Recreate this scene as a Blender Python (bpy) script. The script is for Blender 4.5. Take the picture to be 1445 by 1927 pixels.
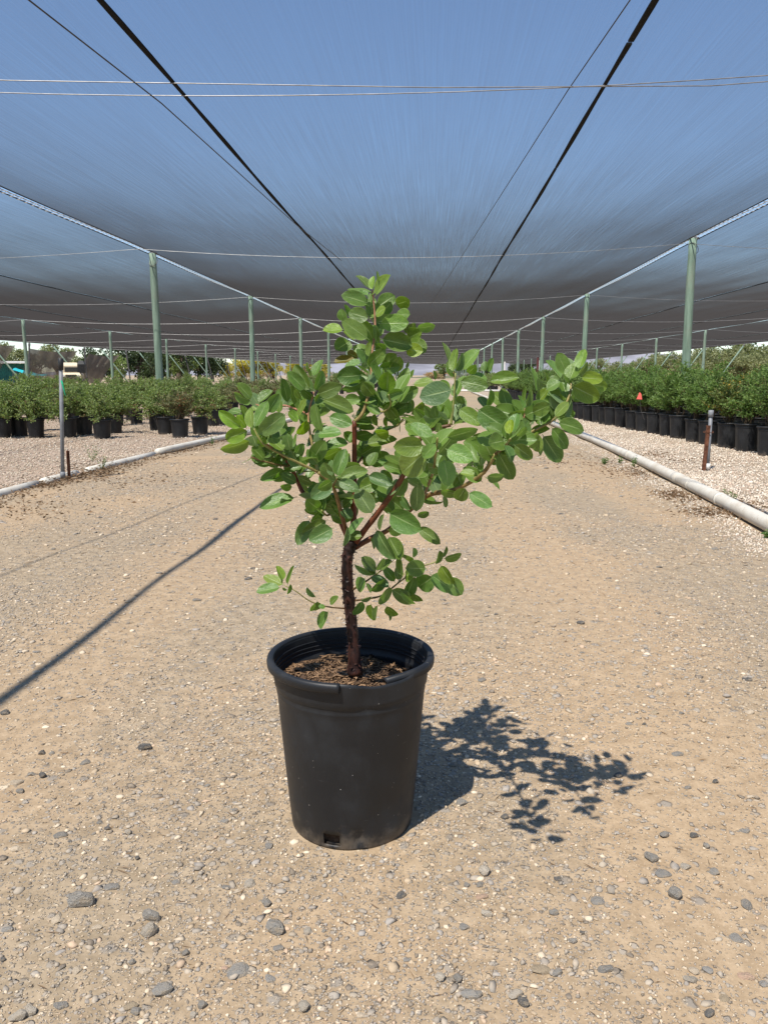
import bpy, math, random
import numpy as np
from mathutils import Vector, Matrix, noise as mnoise

rnd = random.Random(7)
rs = np.random.RandomState(11)
scene = bpy.context.scene
col = scene.collection
for o in list(bpy.data.objects):
    bpy.data.objects.remove(o, do_unlink=True)

# ------------------------------------------------------------------ camera
F = 1447.0; CX = 722.5; CY = 963.5; H = 1.0            # in pixels of the 1445x1927 photograph
PITCH = math.atan(257.5 / F); YAW = math.atan(89.5 / 1472)
cam_d = bpy.data.cameras.new('camera'); cam = bpy.data.objects.new('camera', cam_d); col.objects.link(cam)
cam.location = (0, 0, H)
cam.rotation_euler = (math.pi / 2 - PITCH, 0, YAW)
cam_d.sensor_fit = 'VERTICAL'; cam_d.sensor_height = 24.0
cam_d.lens = 24.0 * F / 1927.0
cam_d.clip_start = 0.02; cam_d.clip_end = 9000
scene.camera = cam

# ------------------------------------------------------------------ light
SUN_TO = Vector((-0.27, -0.455, 1.0)).normalized()
SUN_EL = math.asin(SUN_TO.z); SUN_AZ = math.atan2(SUN_TO.x, SUN_TO.y)
world = bpy.data.worlds.new('World'); scene.world = world; world.use_nodes = True
wn = world.node_tree; wn.nodes.clear()
sky = wn.nodes.new('ShaderNodeTexSky'); sky.sky_type = 'NISHITA'; sky.sun_disc = False
sky.sun_elevation = SUN_EL; sky.sun_rotation = SUN_AZ % (2 * math.pi)
sky.air_density = 1.0; sky.dust_density = 0.0; sky.ozone_density = 4.0; sky.altitude = 300
bg = wn.nodes.new('ShaderNodeBackground'); bg.inputs['Strength'].default_value = 0.130
wo = wn.nodes.new('ShaderNodeOutputWorld')
wn.links.new(sky.outputs['Color'], bg.inputs['Color']); wn.links.new(bg.outputs['Background'], wo.inputs['Surface'])
sun_d = bpy.data.lights.new('sun', 'SUN'); sun_d.energy = 5.0; sun_d.angle = math.radians(0.55); sun_d.color = (1.0, 0.955, 0.88)
sun = bpy.data.objects.new('sun', sun_d); col.objects.link(sun)
sun.location = (-3, -6, 12); sun.rotation_euler = (-SUN_TO).to_track_quat('-Z', 'Y').to_euler()
vs = scene.view_settings
vs.view_transform = 'Standard'; vs.look = 'None'; vs.gamma = 1.0; vs.use_curve_mapping = False
vs.exposure = 0.41

# ------------------------------------------------------------------ pixel helpers
def ray(x, y):
    r = x - CX; u = CY - y
    up = u * math.cos(PITCH) - F * math.sin(PITCH); fw = F * math.cos(PITCH) + u * math.sin(PITCH)
    return Vector((r * math.cos(YAW) - fw * math.sin(YAW), r * math.sin(YAW) + fw * math.cos(YAW), up))
CAM = Vector((0, 0, H))
def onz(x, y, z=0.0):
    d = ray(x, y); return CAM + d * ((z - H) / d.z)
def ony(x, y, Y):
    d = ray(x, y); return CAM + d * (Y / d.y)
def onx(x, y, X):
    d = ray(x, y); return CAM + d * (X / d.x)

POT = Vector((-0.172, 1.62, 0))
def gz(x, y):
    d = math.hypot(x - POT.x, y - POT.y)
    k = min(1.0, max(0.0, (d - 0.25) / 0.6))
    return k * (0.004 * math.sin(x * 1.9 + 0.4 * math.sin(y * 0.8)) + 0.004 * math.sin(y * 2.7 + x * 1.3) + 0.004 * math.sin(x * 6.1 - y * 4.3)) if abs(x) < 60 and abs(y) < 200 else 0.0
def gzn(x, y):
    d = np.hypot(x - POT.x, y - POT.y); k = np.clip((d - 0.25) / 0.6, 0, 1)
    z = k * (0.004 * np.sin(x * 1.9 + 0.4 * np.sin(y * 0.8)) + 0.004 * np.sin(y * 2.7 + x * 1.3) + 0.004 * np.sin(x * 6.1 - y * 4.3))
    return np.where((np.abs(x) < 60) & (np.abs(y) < 200), z, 0.0)

# ------------------------------------------------------------------ mesh helpers
class MB:
    def __init__(s): s.v = []; s.f = []; s.m = []
    def add(s, vs_, fs_, mi=0):
        b = len(s.v); s.v.extend([tuple(q) for q in vs_]); s.f.extend([tuple(i + b for i in f) for f in fs_]); s.m.extend([mi] * len(fs_)); return s
    def box(s, c, size, rot=None):
        x, y, z = [q / 2 for q in size]
        P = [Vector((sx * x, sy * y, sz * z)) for sz in (-1, 1) for sy in (-1, 1) for sx in (-1, 1)]
        if rot is not None: P = [rot @ p for p in P]
        c = Vector(c)
        return s.add([c + p for p in P], [(0, 2, 3, 1), (4, 5, 7, 6), (0, 1, 5, 4), (2, 6, 7, 3), (0, 4, 6, 2), (1, 3, 7, 5)])
    def tube(s, pts, rad, n=8, cap=True):
        pts = [Vector(p) for p in pts]
        if not isinstance(rad, (list, tuple)): rad = [rad] * len(pts)
        V = []; Fc = []; ref = None
        for i, p in enumerate(pts):
            t = (pts[min(i + 1, len(pts) - 1)] - pts[max(i - 1, 0)])
            t = t.normalized() if t.length > 1e-9 else Vector((0, 0, 1))
            if ref is None:
                ref = Vector((1, 0, 0)) if abs(t.x) < 0.8 else Vector((0, 1, 0))
            a = (ref - t * ref.dot(t)).normalized(); b = t.cross(a); ref = a
            for k in range(n):
                an = 2 * math.pi * k / n
                V.append(p + (a * math.cos(an) + b * math.sin(an)) * rad[i])
        for i in range(len(pts) - 1):
            for k in range(n):
                k2 = (k + 1) % n
                Fc.append((i * n + k, i * n + k2, (i + 1) * n + k2, (i + 1) * n + k))
        if cap:
            Fc.append(tuple(range(n - 1, -1, -1))); Fc.append(tuple(range((len(pts) - 1) * n, len(pts) * n)))
        return s.add(V, Fc)
    def lathe(s, prof, n=32, c=(0, 0, 0), cap0=False, cap1=False):
        V = []; Fc = []
        for r, z in prof:
            for k in range(n):
                an = 2 * math.pi * k / n
                V.append((c[0] + r * math.cos(an), c[1] + r * math.sin(an), c[2] + z))
        for i in range(len(prof) - 1):
            for k in range(n):
                k2 = (k + 1) % n
                Fc.append((i * n + k, i * n + k2, (i + 1) * n + k2, (i + 1) * n + k))
        if cap0: Fc.append(tuple(range(n - 1, -1, -1)))
        if cap1: Fc.append(tuple(range((len(prof) - 1) * n, len(prof) * n)))
        return s.add(V, Fc)
    def mesh(s, name, mat, smooth=False):
        me = bpy.data.meshes.new(name); me.from_pydata(s.v, [], s.f)
        if mat is not None:
            for q in (mat if isinstance(mat, (list, tuple)) else [mat]): me.materials.append(q)
        if isinstance(mat, (list, tuple)): me.polygons.foreach_set('material_index', s.m)
        if smooth: me.polygons.foreach_set('use_smooth', [True] * len(me.polygons))
        me.update(); return me
    def build(s, name, mat, parent=None, smooth=False):
        return link(name, s.mesh(name, mat, smooth), parent)
def link(name, me, parent=None):
    o = bpy.data.objects.new(name, me); col.objects.link(o)
    if parent is not None: o.parent = parent
    return o
def tag(o, label=None, cat=None, group=None, kind=None):
    if label: o['label'] = label
    if cat: o['category'] = cat
    if group: o['group'] = group
    if kind: o['kind'] = kind
    return o
def empty(name, loc=(0, 0, 0), rz=0.0):
    o = bpy.data.objects.new(name, None); col.objects.link(o); o.location = loc; o.rotation_euler = (0, 0, rz); o.empty_display_size = 0.1
    return o
def np_mesh(name, V, Fa, mat, colors=None, smooth=False):
    """V (n,3), Fa (m,k) arrays -> mesh, fast; colors per vertex (n,3)"""
    me = bpy.data.meshes.new(name); k = Fa.shape[1]
    me.vertices.add(len(V)); me.vertices.foreach_set('co', V.astype(np.float32).ravel())
    me.loops.add(Fa.size); me.loops.foreach_set('vertex_index', Fa.astype(np.int32).ravel())
    me.polygons.add(len(Fa)); me.polygons.foreach_set('loop_start', np.arange(0, Fa.size, k, dtype=np.int32))
    try: me.polygons.foreach_set('loop_total', np.full(len(Fa), k, dtype=np.int32))
    except Exception: pass
    if smooth: me.polygons.foreach_set('use_smooth', np.ones(len(Fa), dtype=bool))
    me.materials.append(mat); me.update(calc_edges=True)
    if colors is not None:
        ca = me.color_attributes.new('Col', 'FLOAT_COLOR', 'POINT')
        ca.data.foreach_set('color', np.hstack([colors, np.ones((len(V), 1))]).astype(np.float32).ravel())
    return me

# ------------------------------------------------------------------ material helpers
class NT:
    def __init__(s, name):
        s.mat = bpy.data.materials.new(name); s.mat.use_nodes = True; s.t = s.mat.node_tree; s.t.nodes.clear()
        s.out = s.n('ShaderNodeOutputMaterial')
    def n(s, typ, **kw):
        nd = s.t.nodes.new(typ)
        for k, v in kw.items(): setattr(nd, k, v)
        return nd
    def l(s, a, b): s.t.links.new(a, b)
    def set(s, inp, v):
        if hasattr(v, 'is_output'): s.l(v, inp)
        else:
            if isinstance(v, tuple) and len(v) == 3 and inp.type == 'RGBA': v = v + (1,)
            inp.default_value = v
    def math(s, op, a, b=0.0, c=None, clamp=False):
        nd = s.n('ShaderNodeMath', operation=op, use_clamp=clamp); s.set(nd.inputs[0], a); s.set(nd.inputs[1], b)
        if c is not None: s.set(nd.inputs[2], c)
        return nd.outputs[0]
    def mix(s, fac, a, b, blend='MIX'):
        nd = s.n('ShaderNodeMix', data_type='RGBA', blend_type=blend); s.set(nd.inputs[0], fac); s.set(nd.inputs[6], a); s.set(nd.inputs[7], b); return nd.outputs[2]
    def step(s, v, lo, hi):
        nd = s.n('ShaderNodeMapRange', interpolation_type='SMOOTHSTEP'); s.set(nd.inputs[0], v); s.set(nd.inputs[1], lo); s.set(nd.inputs[2], hi); return nd.outputs[0]
    def coord(s, which='Object', scale=None):
        o = s.n('ShaderNodeTexCoord').outputs[which]
        if scale is not None:
            m = s.n('ShaderNodeMapping'); s.l(o, m.inputs[0]); m.inputs['Scale'].default_value = scale; o = m.outputs[0]
        return o
    def noise(s, vec, scale, detail=4, rough=0.55, out='Fac'):
        nd = s.n('ShaderNodeTexNoise'); s.l(vec, nd.inputs['Vector']); nd.inputs['Scale'].default_value = scale; nd.inputs['Detail'].default_value = detail; nd.inputs['Roughness'].default_value = rough
        return nd.outputs[out]
    def voro(s, vec, scale, feature='F1', rand=1.0):
        nd = s.n('ShaderNodeTexVoronoi', feature=feature); s.l(vec, nd.inputs['Vector']); nd.inputs['Scale'].default_value = scale; nd.inputs['Randomness'].default_value = rand
        return nd
    def ramp(s, fac, stops):
        nd = s.n('ShaderNodeValToRGB'); s.set(nd.inputs[0], fac); cr = nd.color_ramp
        while len(cr.elements) < len(stops): cr.elements.new(0.5)
        for e, (p, c) in zip(cr.elements, stops): e.position = p; e.color = tuple(c) + (1,)
        return nd.outputs[0]
    def bump(s, h, strength=0.5, dist=0.01, normal=None):
        nd = s.n('ShaderNodeBump'); s.set(nd.inputs['Height'], h); nd.inputs['Strength'].default_value = strength; nd.inputs['Distance'].default_value = dist
        if normal is not None: s.l(normal, nd.inputs['Normal'])
        return nd.outputs[0]
    def bsdf(s, color, rough=0.8, spec=0.3, normal=None, metallic=0.0):
        b = s.n('ShaderNodeBsdfPrincipled'); s.set(b.inputs['Base Color'], color); s.set(b.inputs['Roughness'], rough)
        b.inputs['Specular IOR Level'].default_value = spec; b.inputs['Metallic'].default_value = metallic
        if normal is not None: s.l(normal, b.inputs['Normal'])
        return b.outputs[0]
    def end(s, sh): s.l(sh, s.out.inputs['Surface']); return s.mat

def plain(name, c, rough=0.7, spec=0.3, var=0.25, scale=8.0, bump=0.0, metallic=0.0):
    t = NT(name); co = t.coord('Object'); n = t.noise(co, scale, 5)
    a = tuple(q * (1 - var) for q in c); b = tuple(min(1, q * (1 + var)) for q in c)
    cc = t.mix(t.step(n, 0.3, 0.7), a, b)
    return t.end(t.bsdf(cc, rough, spec, t.bump(n, bump, 0.01) if bump else None, metallic))

# ---- dirt ground
def mat_dirt():
    t = NT('dirt'); co = t.coord('Object')
    patch = t.noise(co, 0.9, 5, 0.6)
    stretch = t.n('ShaderNodeMapping'); t.l(co, stretch.inputs[0]); stretch.inputs['Scale'].default_value = (1.1, 0.16, 1)
    track = t.noise(stretch.outputs[0], 0.8, 3, 0.5)
    grav = t.step(t.math('ADD', t.math('MULTIPLY', patch, 0.6), t.math('MULTIPLY', track, 0.4)), 0.40, 0.57)
    sx = t.n('ShaderNodeSeparateXYZ'); t.l(co, sx.inputs[0]); wx = t.math('ADD', sx.outputs[0], t.math('MULTIPLY', t.math('SUBTRACT', patch, 0.5), 0.7))
    tr1 = t.math('SUBTRACT', 1.0, t.step(t.math('ABSOLUTE', t.math('SUBTRACT', wx, 0.62)), 0.10, 0.42)); tr2 = t.math('SUBTRACT', 1.0, t.step(t.math('ABSOLUTE', t.math('ADD', wx, 1.25)), 0.12, 0.5))
    worn = t.math('MAXIMUM', tr1, tr2); grav = t.math('MULTIPLY', grav, t.math('SUBTRACT', 1.0, t.math('MULTIPLY', worn, 0.75)))
    fine = t.noise(co, 140, 6, 0.7); mid = t.noise(co, 22, 6, 0.65)
    sand = t.mix(t.step(mid, 0.3, 0.72), (0.305, 0.213, 0.128), (0.415, 0.300, 0.188))
    sand = t.mix(t.step(fine, 0.52, 0.75), sand, (0.52, 0.395, 0.26))
    sand = t.mix(t.step(t.math('SUBTRACT', 1.0, fine), 0.56, 0.72), sand, (0.20, 0.145, 0.095))
    grey = t.mix(t.step(mid, 0.35, 0.68), (0.222, 0.175, 0.118), (0.362, 0.287, 0.198))
    base = t.mix(t.math('MULTIPLY', grav, 0.75), sand, grey)
    # embedded chips at three sizes
    warp = t.n('ShaderNodeVectorMath', operation='ADD'); t.l(co, warp.inputs[0])
    wn_ = t.n('ShaderNodeVectorMath', operation='SCALE'); t.l(t.noise(co, 45, 3, 0.6, 'Color'), wn_.inputs[0]); wn_.inputs['Scale'].default_value = 0.02
    t.l(wn_.outputs[0], warp.inputs[1])
    height = t.math('ADD', t.math('MULTIPLY', fine, 0.18), t.math('MULTIPLY', mid, 0.45))
    for sc, lo, dens, hh in ((21, 0.30, 0.40, 0.7), (48, 0.38, 0.66, 0.6), (110, 0.42, 0.72, 0.36)):
        v = t.voro(warp.outputs[0], sc)
        sep = t.n('ShaderNodeSeparateColor'); t.l(v.outputs['Color'], sep.inputs[0])
        keep = t.math('LESS_THAN', sep.outputs[0], t.math('ADD', dens * 0.55, t.math('MULTIPLY', grav, dens)))
        size = t.math('MULTIPLY', t.math('ADD', 0.35, t.math('MULTIPLY', sep.outputs[1], 0.65)), lo + 0.08)
        m = t.step(t.math('SUBTRACT', size, v.outputs['Distance']), 0.0, 0.16)
        m = t.math('MULTIPLY', m, keep)
        cc = t.ramp(sep.outputs[2], [(0.0, (0.13, 0.125, 0.12)), (0.28, (0.24, 0.225, 0.205)), (0.55, (0.34, 0.305, 0.26)), (0.78, (0.47, 0.365, 0.25)), (1.0, (0.66, 0.55, 0.40))])
        cc = t.mix(t.math('MULTIPLY', mid, 0.45), cc, (0.40, 0.305, 0.205))
        base = t.mix(t.math('MULTIPLY', m, 0.85), base, cc)
        height = t.math('ADD', height, t.math('MULTIPLY', m, hh))
    far = t.noise(co, 0.05, 4)
    base = t.mix(t.math('MULTIPLY', t.step(far, 0.35, 0.7), 0.25), base, (0.36, 0.30, 0.19))
    return t.end(t.bsdf(base, 0.93, 0.15, t.bump(height, 0.9, 0.0065)))

def mat_gravel(name, a, b, dk):
    t = NT(name); co = t.coord('Object')
    v = t.voro(co, 34); sep = t.n('ShaderNodeSeparateColor'); t.l(v.outputs['Color'], sep.inputs[0])
    cc = t.mix(sep.outputs[1], a, b)
    edge = t.step(v.outputs['Distance'], 0.36, 0.62)
    cc = t.mix(t.math('MULTIPLY', edge, 0.8), cc, dk)
    big = t.noise(co, 0.8, 4); cc = t.mix(t.math('MULTIPLY', t.step(big, 0.48, 0.7), 0.55), cc, (0.34, 0.235, 0.15))
    h = t.math('SUBTRACT', 1.0, v.outputs['Distance'])
    return t.end(t.bsdf(cc, 0.9, 0.2, t.bump(h, 0.9, 0.015)))

def mat_stone_attr():
    t = NT('loose_stone'); a = t.n('ShaderNodeAttribute', attribute_name='Col'); co = t.coord('Object')
    n = t.noise(co, 120, 4, 0.65)
    cc = t.mix(t.step(n, 0.3, 0.72), a.outputs['Color'], (0.46, 0.36, 0.25)); cc = t.mix(0.55, cc, a.outputs['Color'])
    return t.end(t.bsdf(cc, 0.9, 0.2, t.bump(n, 0.5, 0.002)))
def mat_stone_obj():
    t = NT('stone'); oi = t.n('ShaderNodeObjectInfo'); co = t.coord('Object')
    n = t.noise(co, 2.2, 6, 0.7); n2 = t.noise(co, 12.0, 4, 0.7)
    cc = t.mix(t.step(n, 0.42, 0.75), oi.outputs['Color'], (0.44, 0.345, 0.235))
    cc = t.mix(t.math('MULTIPLY', t.step(n2, 0.52, 0.7), 0.5), cc, (0.09, 0.085, 0.08))
    return t.end(t.bsdf(cc, 0.88, 0.25, t.bump(t.math('ADD', n2, n), 0.6, 0.12)))

# ---- shade cloth : knitted mesh, the open share of a knit falls as it is crossed more obliquely (same for every ray)
def mat_mesh_cloth(name, k, colr, axis_scale):
    t = NT(name); g = t.n('ShaderNodeNewGeometry'); co = t.coord('Object', axis_scale)
    d = t.n('ShaderNodeVectorMath', operation='DOT_PRODUCT'); t.l(g.outputs['Normal'], d.inputs[0]); t.l(g.outputs['Incoming'], d.inputs[1])
    c = t.math('MAXIMUM', t.math('ABSOLUTE', d.outputs['Value']), 0.01)
    st = t.noise(co, 1.0, 4, 0.6); st2 = t.noise(t.coord('Object', (0.5, 0.35, 0.5)), 1.0, 3, 0.5)
    kk = t.math('MULTIPLY', k, t.math('ADD', 0.25, t.math('ADD', t.math('MULTIPLY', st, 1.15), t.math('MULTIPLY', st2, 0.35))))
    T = t.math('EXPONENT', t.math('MULTIPLY', t.math('DIVIDE', kk, t.math('POWER', c, 2.0)), -1.0), clamp=True)
    df = t.n('ShaderNodeBsdfDiffuse'); tr = t.n('ShaderNodeBsdfTranslucent'); tp = t.n('ShaderNodeBsdfTransparent')
    cc = t.mix(t.step(st, 0.3, 0.7), tuple(q * 0.9 for q in colr), tuple(q * 1.12 for q in colr))
    t.l(cc, df.inputs['Color']); t.l(cc, tr.inputs['Color'])
    m1 = t.n('ShaderNodeMixShader'); m1.inputs[0].default_value = 0.22; t.l(df.outputs[0], m1.inputs[1]); t.l(tr.outputs[0], m1.inputs[2])
    m2 = t.n('ShaderNodeMixShader'); t.l(T, m2.inputs[0]); t.l(m1.outputs[0], m2.inputs[1]); t.l(tp.outputs[0], m2.inputs[2])
    return t.end(m2.outputs[0])

def mat_wood_post():
    t = NT('treated_post_wood'); co = t.coord('Object', (9, 9, 0.9)); n = t.noise(co, 1.6, 6, 0.65)
    n2 = t.noise(t.coord('Object', (1, 1, 0.5)), 2.5, 4)
    oi = t.n('ShaderNodeObjectInfo')
    a = t.mix(t.step(n, 0.3, 0.7), (0.118, 0.178, 0.130), (0.235, 0.325, 0.245))
    a = t.mix(t.math('MULTIPLY', t.step(n2, 0.5, 0.75), 0.6), a, (0.24, 0.22, 0.165))
    a = t.mix(t.math('MULTIPLY', t.step(n, 0.62, 0.78), 0.45), a, (0.07, 0.075, 0.06))
    a = t.mix(t.math('MULTIPLY', oi.outputs['Random'], 0.4), a, t.mix(0.5, a, (0.22, 0.26, 0.21)))
    return t.end(t.bsdf(a, 0.85, 0.2, t.bump(n, 0.5, 0.01)))

def mat_leaf():
    t = NT('manzanita_leaf'); uv = t.n('ShaderNodeUVMap').outputs[0]
    sep = t.n('ShaderNodeSeparateXYZ'); t.l(uv, sep.inputs[0]); oi = t.n('ShaderNodeObjectInfo'); g = t.n('ShaderNodeNewGeometry')
    x = t.math('ABSOLUTE', t.math('SUBTRACT', sep.outputs[0], 0.5)); y = sep.outputs[1]
    co = t.coord('Object'); n = t.noise(co, 3.2, 4, 0.6)
    top = t.mix(t.step(n, 0.3, 0.7), (0.086, 0.162, 0.018), (0.155, 0.258, 0.034))
    top = t.mix(oi.outputs['Random'], top, t.mix(0.5, top, (0.130, 0.205, 0.070)))
    top = t.mix(1.0, top, oi.outputs['Color'], 'MULTIPLY')
    under = t.mix(0.55, top, (0.20, 0.27, 0.165))
    cc = t.mix(g.outputs['Backfacing'], top, under)
    rib = t.math('SUBTRACT', 1.0, t.step(x, 0.012, 0.034)); rib = t.math('MULTIPLY', rib, t.math('SUBTRACT', 1.0, t.step(y, 0.5, 1.0)))
    vein_w = t.math('SINE', t.math('MULTIPLY', t.math('SUBTRACT', y, t.math('MULTIPLY', x, 0.75)), 52.0))
    vein = t.math('MULTIPLY', t.step(vein_w, 0.93, 1.0), 0.22)
    rim = t.math('MULTIPLY', t.step(x, 0.462, 0.495), 0.6)
    lite = t.math('MAXIMUM', t.math('MAXIMUM', t.math('MULTIPLY', rib, 0.7), vein), rim)
    cc = t.mix(lite, cc, (0.34, 0.43, 0.19))
    spot = t.noise(co, 11.0, 3, 0.6); cc = t.mix(t.math('MULTIPLY', t.step(spot, 0.70, 0.76), 0.5), cc, (0.17, 0.13, 0.06))
    nm = t.bump(t.math('ADD', t.math('MULTIPLY', rib, -0.5), t.math('ADD', vein, t.math('MULTIPLY', n, 0.35))), 0.25, 0.04)
    b = t.bsdf(cc, 0.40, 0.5, nm)
    tr = t.n('ShaderNodeBsdfTranslucent'); t.l(t.mix(1.0, cc, (1.35, 1.55, 0.55), 'MULTIPLY'), tr.inputs['Color'])
    m = t.n('ShaderNodeMixShader'); m.inputs[0].default_value = 0.36; t.l(b, m.inputs[1]); t.l(tr.outputs[0], m.inputs[2])
    return t.end(m.outputs[0])

def mat_foliage(name, a, b, trans=0.25, accent=None, acc_amt=0.0):
    t = NT(name); g = t.n('ShaderNodeNewGeometry'); oi = t.n('ShaderNodeObjectInfo')
    r = g.outputs['Random Per Island']
    cc = t.mix(r, a, b); cc = t.mix(t.math('MULTIPLY', oi.outputs['Random'], 0.35), cc, tuple(0.5 * (p + q) * 1.35 for p, q in zip(a, b)))
    if accent:
        w = t.noise(t.coord('Object'), 3.0, 2); cc = t.mix(t.math('MULTIPLY', t.step(t.math('ADD', t.math('MULTIPLY', r, 0.5), w), 0.98 - acc_amt, 1.0), 0.9), cc, accent)
    bs = t.bsdf(cc, 0.55, 0.3)
    tr = t.n('ShaderNodeBsdfTranslucent'); t.l(t.mix(1.0, cc, (1.3, 1.45, 0.6), 'MULTIPLY'), tr.inputs['Color'])
    m = t.n('ShaderNodeMixShader'); m.inputs[0].default_value = trans; t.l(bs, m.inputs[1]); t.l(tr.outputs[0], m.inputs[2])
    return t.end(m.outputs[0])

def mat_pot():
    t = NT('black_plastic'); co = t.coord('Object'); n = t.noise(co, 7, 5, 0.6); n2 = t.noise(t.coord('Object', (1, 1, 0.6)), 24, 5, 0.65)
    dust = t.step(t.math('ADD', t.math('MULTIPLY', n, 0.6), t.math('MULTIPLY', n2, 0.4)), 0.44, 0.72)
    cc = t.mix(t.math('MULTIPLY', dust, 0.45), (0.0115, 0.0120, 0.0135), (0.040, 0.041, 0.043))
    v = t.voro(co, 75); sep = t.n('ShaderNodeSeparateColor'); t.l(v.outputs['Color'], sep.inputs[0])
    sp = t.math('MULTIPLY', t.math('LESS_THAN', v.outputs['Distance'], t.math('MULTIPLY', sep.outputs[1], 0.085)), t.math('LESS_THAN', sep.outputs[0], 0.42))
    cc = t.mix(t.math('MULTIPLY', sp, 0.8), cc, (0.40, 0.37, 0.33))
    sx = t.n('ShaderNodeSeparateXYZ'); t.l(co, sx.inputs[0])
    low = t.math('MULTIPLY', t.math('SUBTRACT', 1.0, t.step(sx.outputs[2], 0.0, 0.05)), t.step(n2, 0.4, 0.65))
    spl = t.step(t.math('ADD', t.math('MULTIPLY', t.noise(co, 26, 5, 0.7), 0.7), t.math('MULTIPLY', t.math('SUBTRACT', 1.0, t.step(sx.outputs[2], 0.0, 0.16)), 0.22)), 0.52, 0.66)
    cc = t.mix(t.math('MULTIPLY', spl, 0.30), cc, (0.17, 0.135, 0.10))
    cc = t.mix(t.math('MULTIPLY', low, 0.35), cc, (0.24, 0.18, 0.12))
    scr = t.step(t.noise(t.coord('Object', (14, 14, 90)), 1.0, 2, 0.5), 0.70, 0.76); cc = t.mix(t.math('MULTIPLY', scr, 0.35), cc, (0.07, 0.07, 0.072))
    ro = t.math('ADD', 0.46, t.math('MULTIPLY', dust, 0.28))
    return t.end(t.bsdf(cc, ro, 0.38, t.bump(n2, 0.12, 0.003)))

def mat_bark():
    t = NT('red_bark'); co = t.coord('Object', (1, 1, 0.35)); n = t.noise(co, 60, 5, 0.65); n2 = t.noise(t.coord('Object'), 9, 3)
    cc = t.mix(t.step(n, 0.35, 0.68), (0.012, 0.005, 0.004), (0.060, 0.019, 0.011))
    cc = t.mix(t.math('MULTIPLY', t.step(n2, 0.55, 0.72), 0.6), cc, (0.105, 0.033, 0.015))
    return t.end(t.bsdf(cc, 0.55, 0.35, t.bump(n, 0.8, 0.004)))
def mat_twig():
    t = NT('twig_bark'); a = t.n('ShaderNodeAttribute', attribute_name='Col'); n = t.noise(t.coord('Object'), 70, 4)
    cc = t.mix(1.0, a.outputs['Color'], t.mix(t.step(n, 0.3, 0.7), (0.6, 0.55, 0.5), (1.15, 1.1, 1.05)), 'MULTIPLY')
    return t.end(t.bsdf(cc, 0.5, 0.35, t.bump(n, 0.3, 0.002)))
def mat_pvc():
    t = NT('white_pvc'); co = t.coord('Object'); n = t.noise(co, 3.5, 5, 0.65); n2 = t.noise(co, 30, 4)
    cc = t.mix(t.step(n, 0.35, 0.75), (0.60, 0.565, 0.49), (0.47, 0.415, 0.33)); cc = t.mix(t.math('MULTIPLY', t.step(n2, 0.55, 0.75), 0.45), cc, (0.36, 0.29, 0.21))
    return t.end(t.bsdf(cc, 0.55, 0.35))
def mat_rope():
    t = NT('rope'); w = t.n('ShaderNodeTexWave'); w.inputs['Scale'].default_value = 6.0; w.inputs['Distortion'].default_value = 1.0
    t.l(t.coord('Object'), w.inputs['Vector']); cc = t.mix(w.outputs['Fac'], (0.30, 0.29, 0.27), (0.62, 0.60, 0.56))
    return t.end(t.bsdf(cc, 0.8, 0.2))

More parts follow.
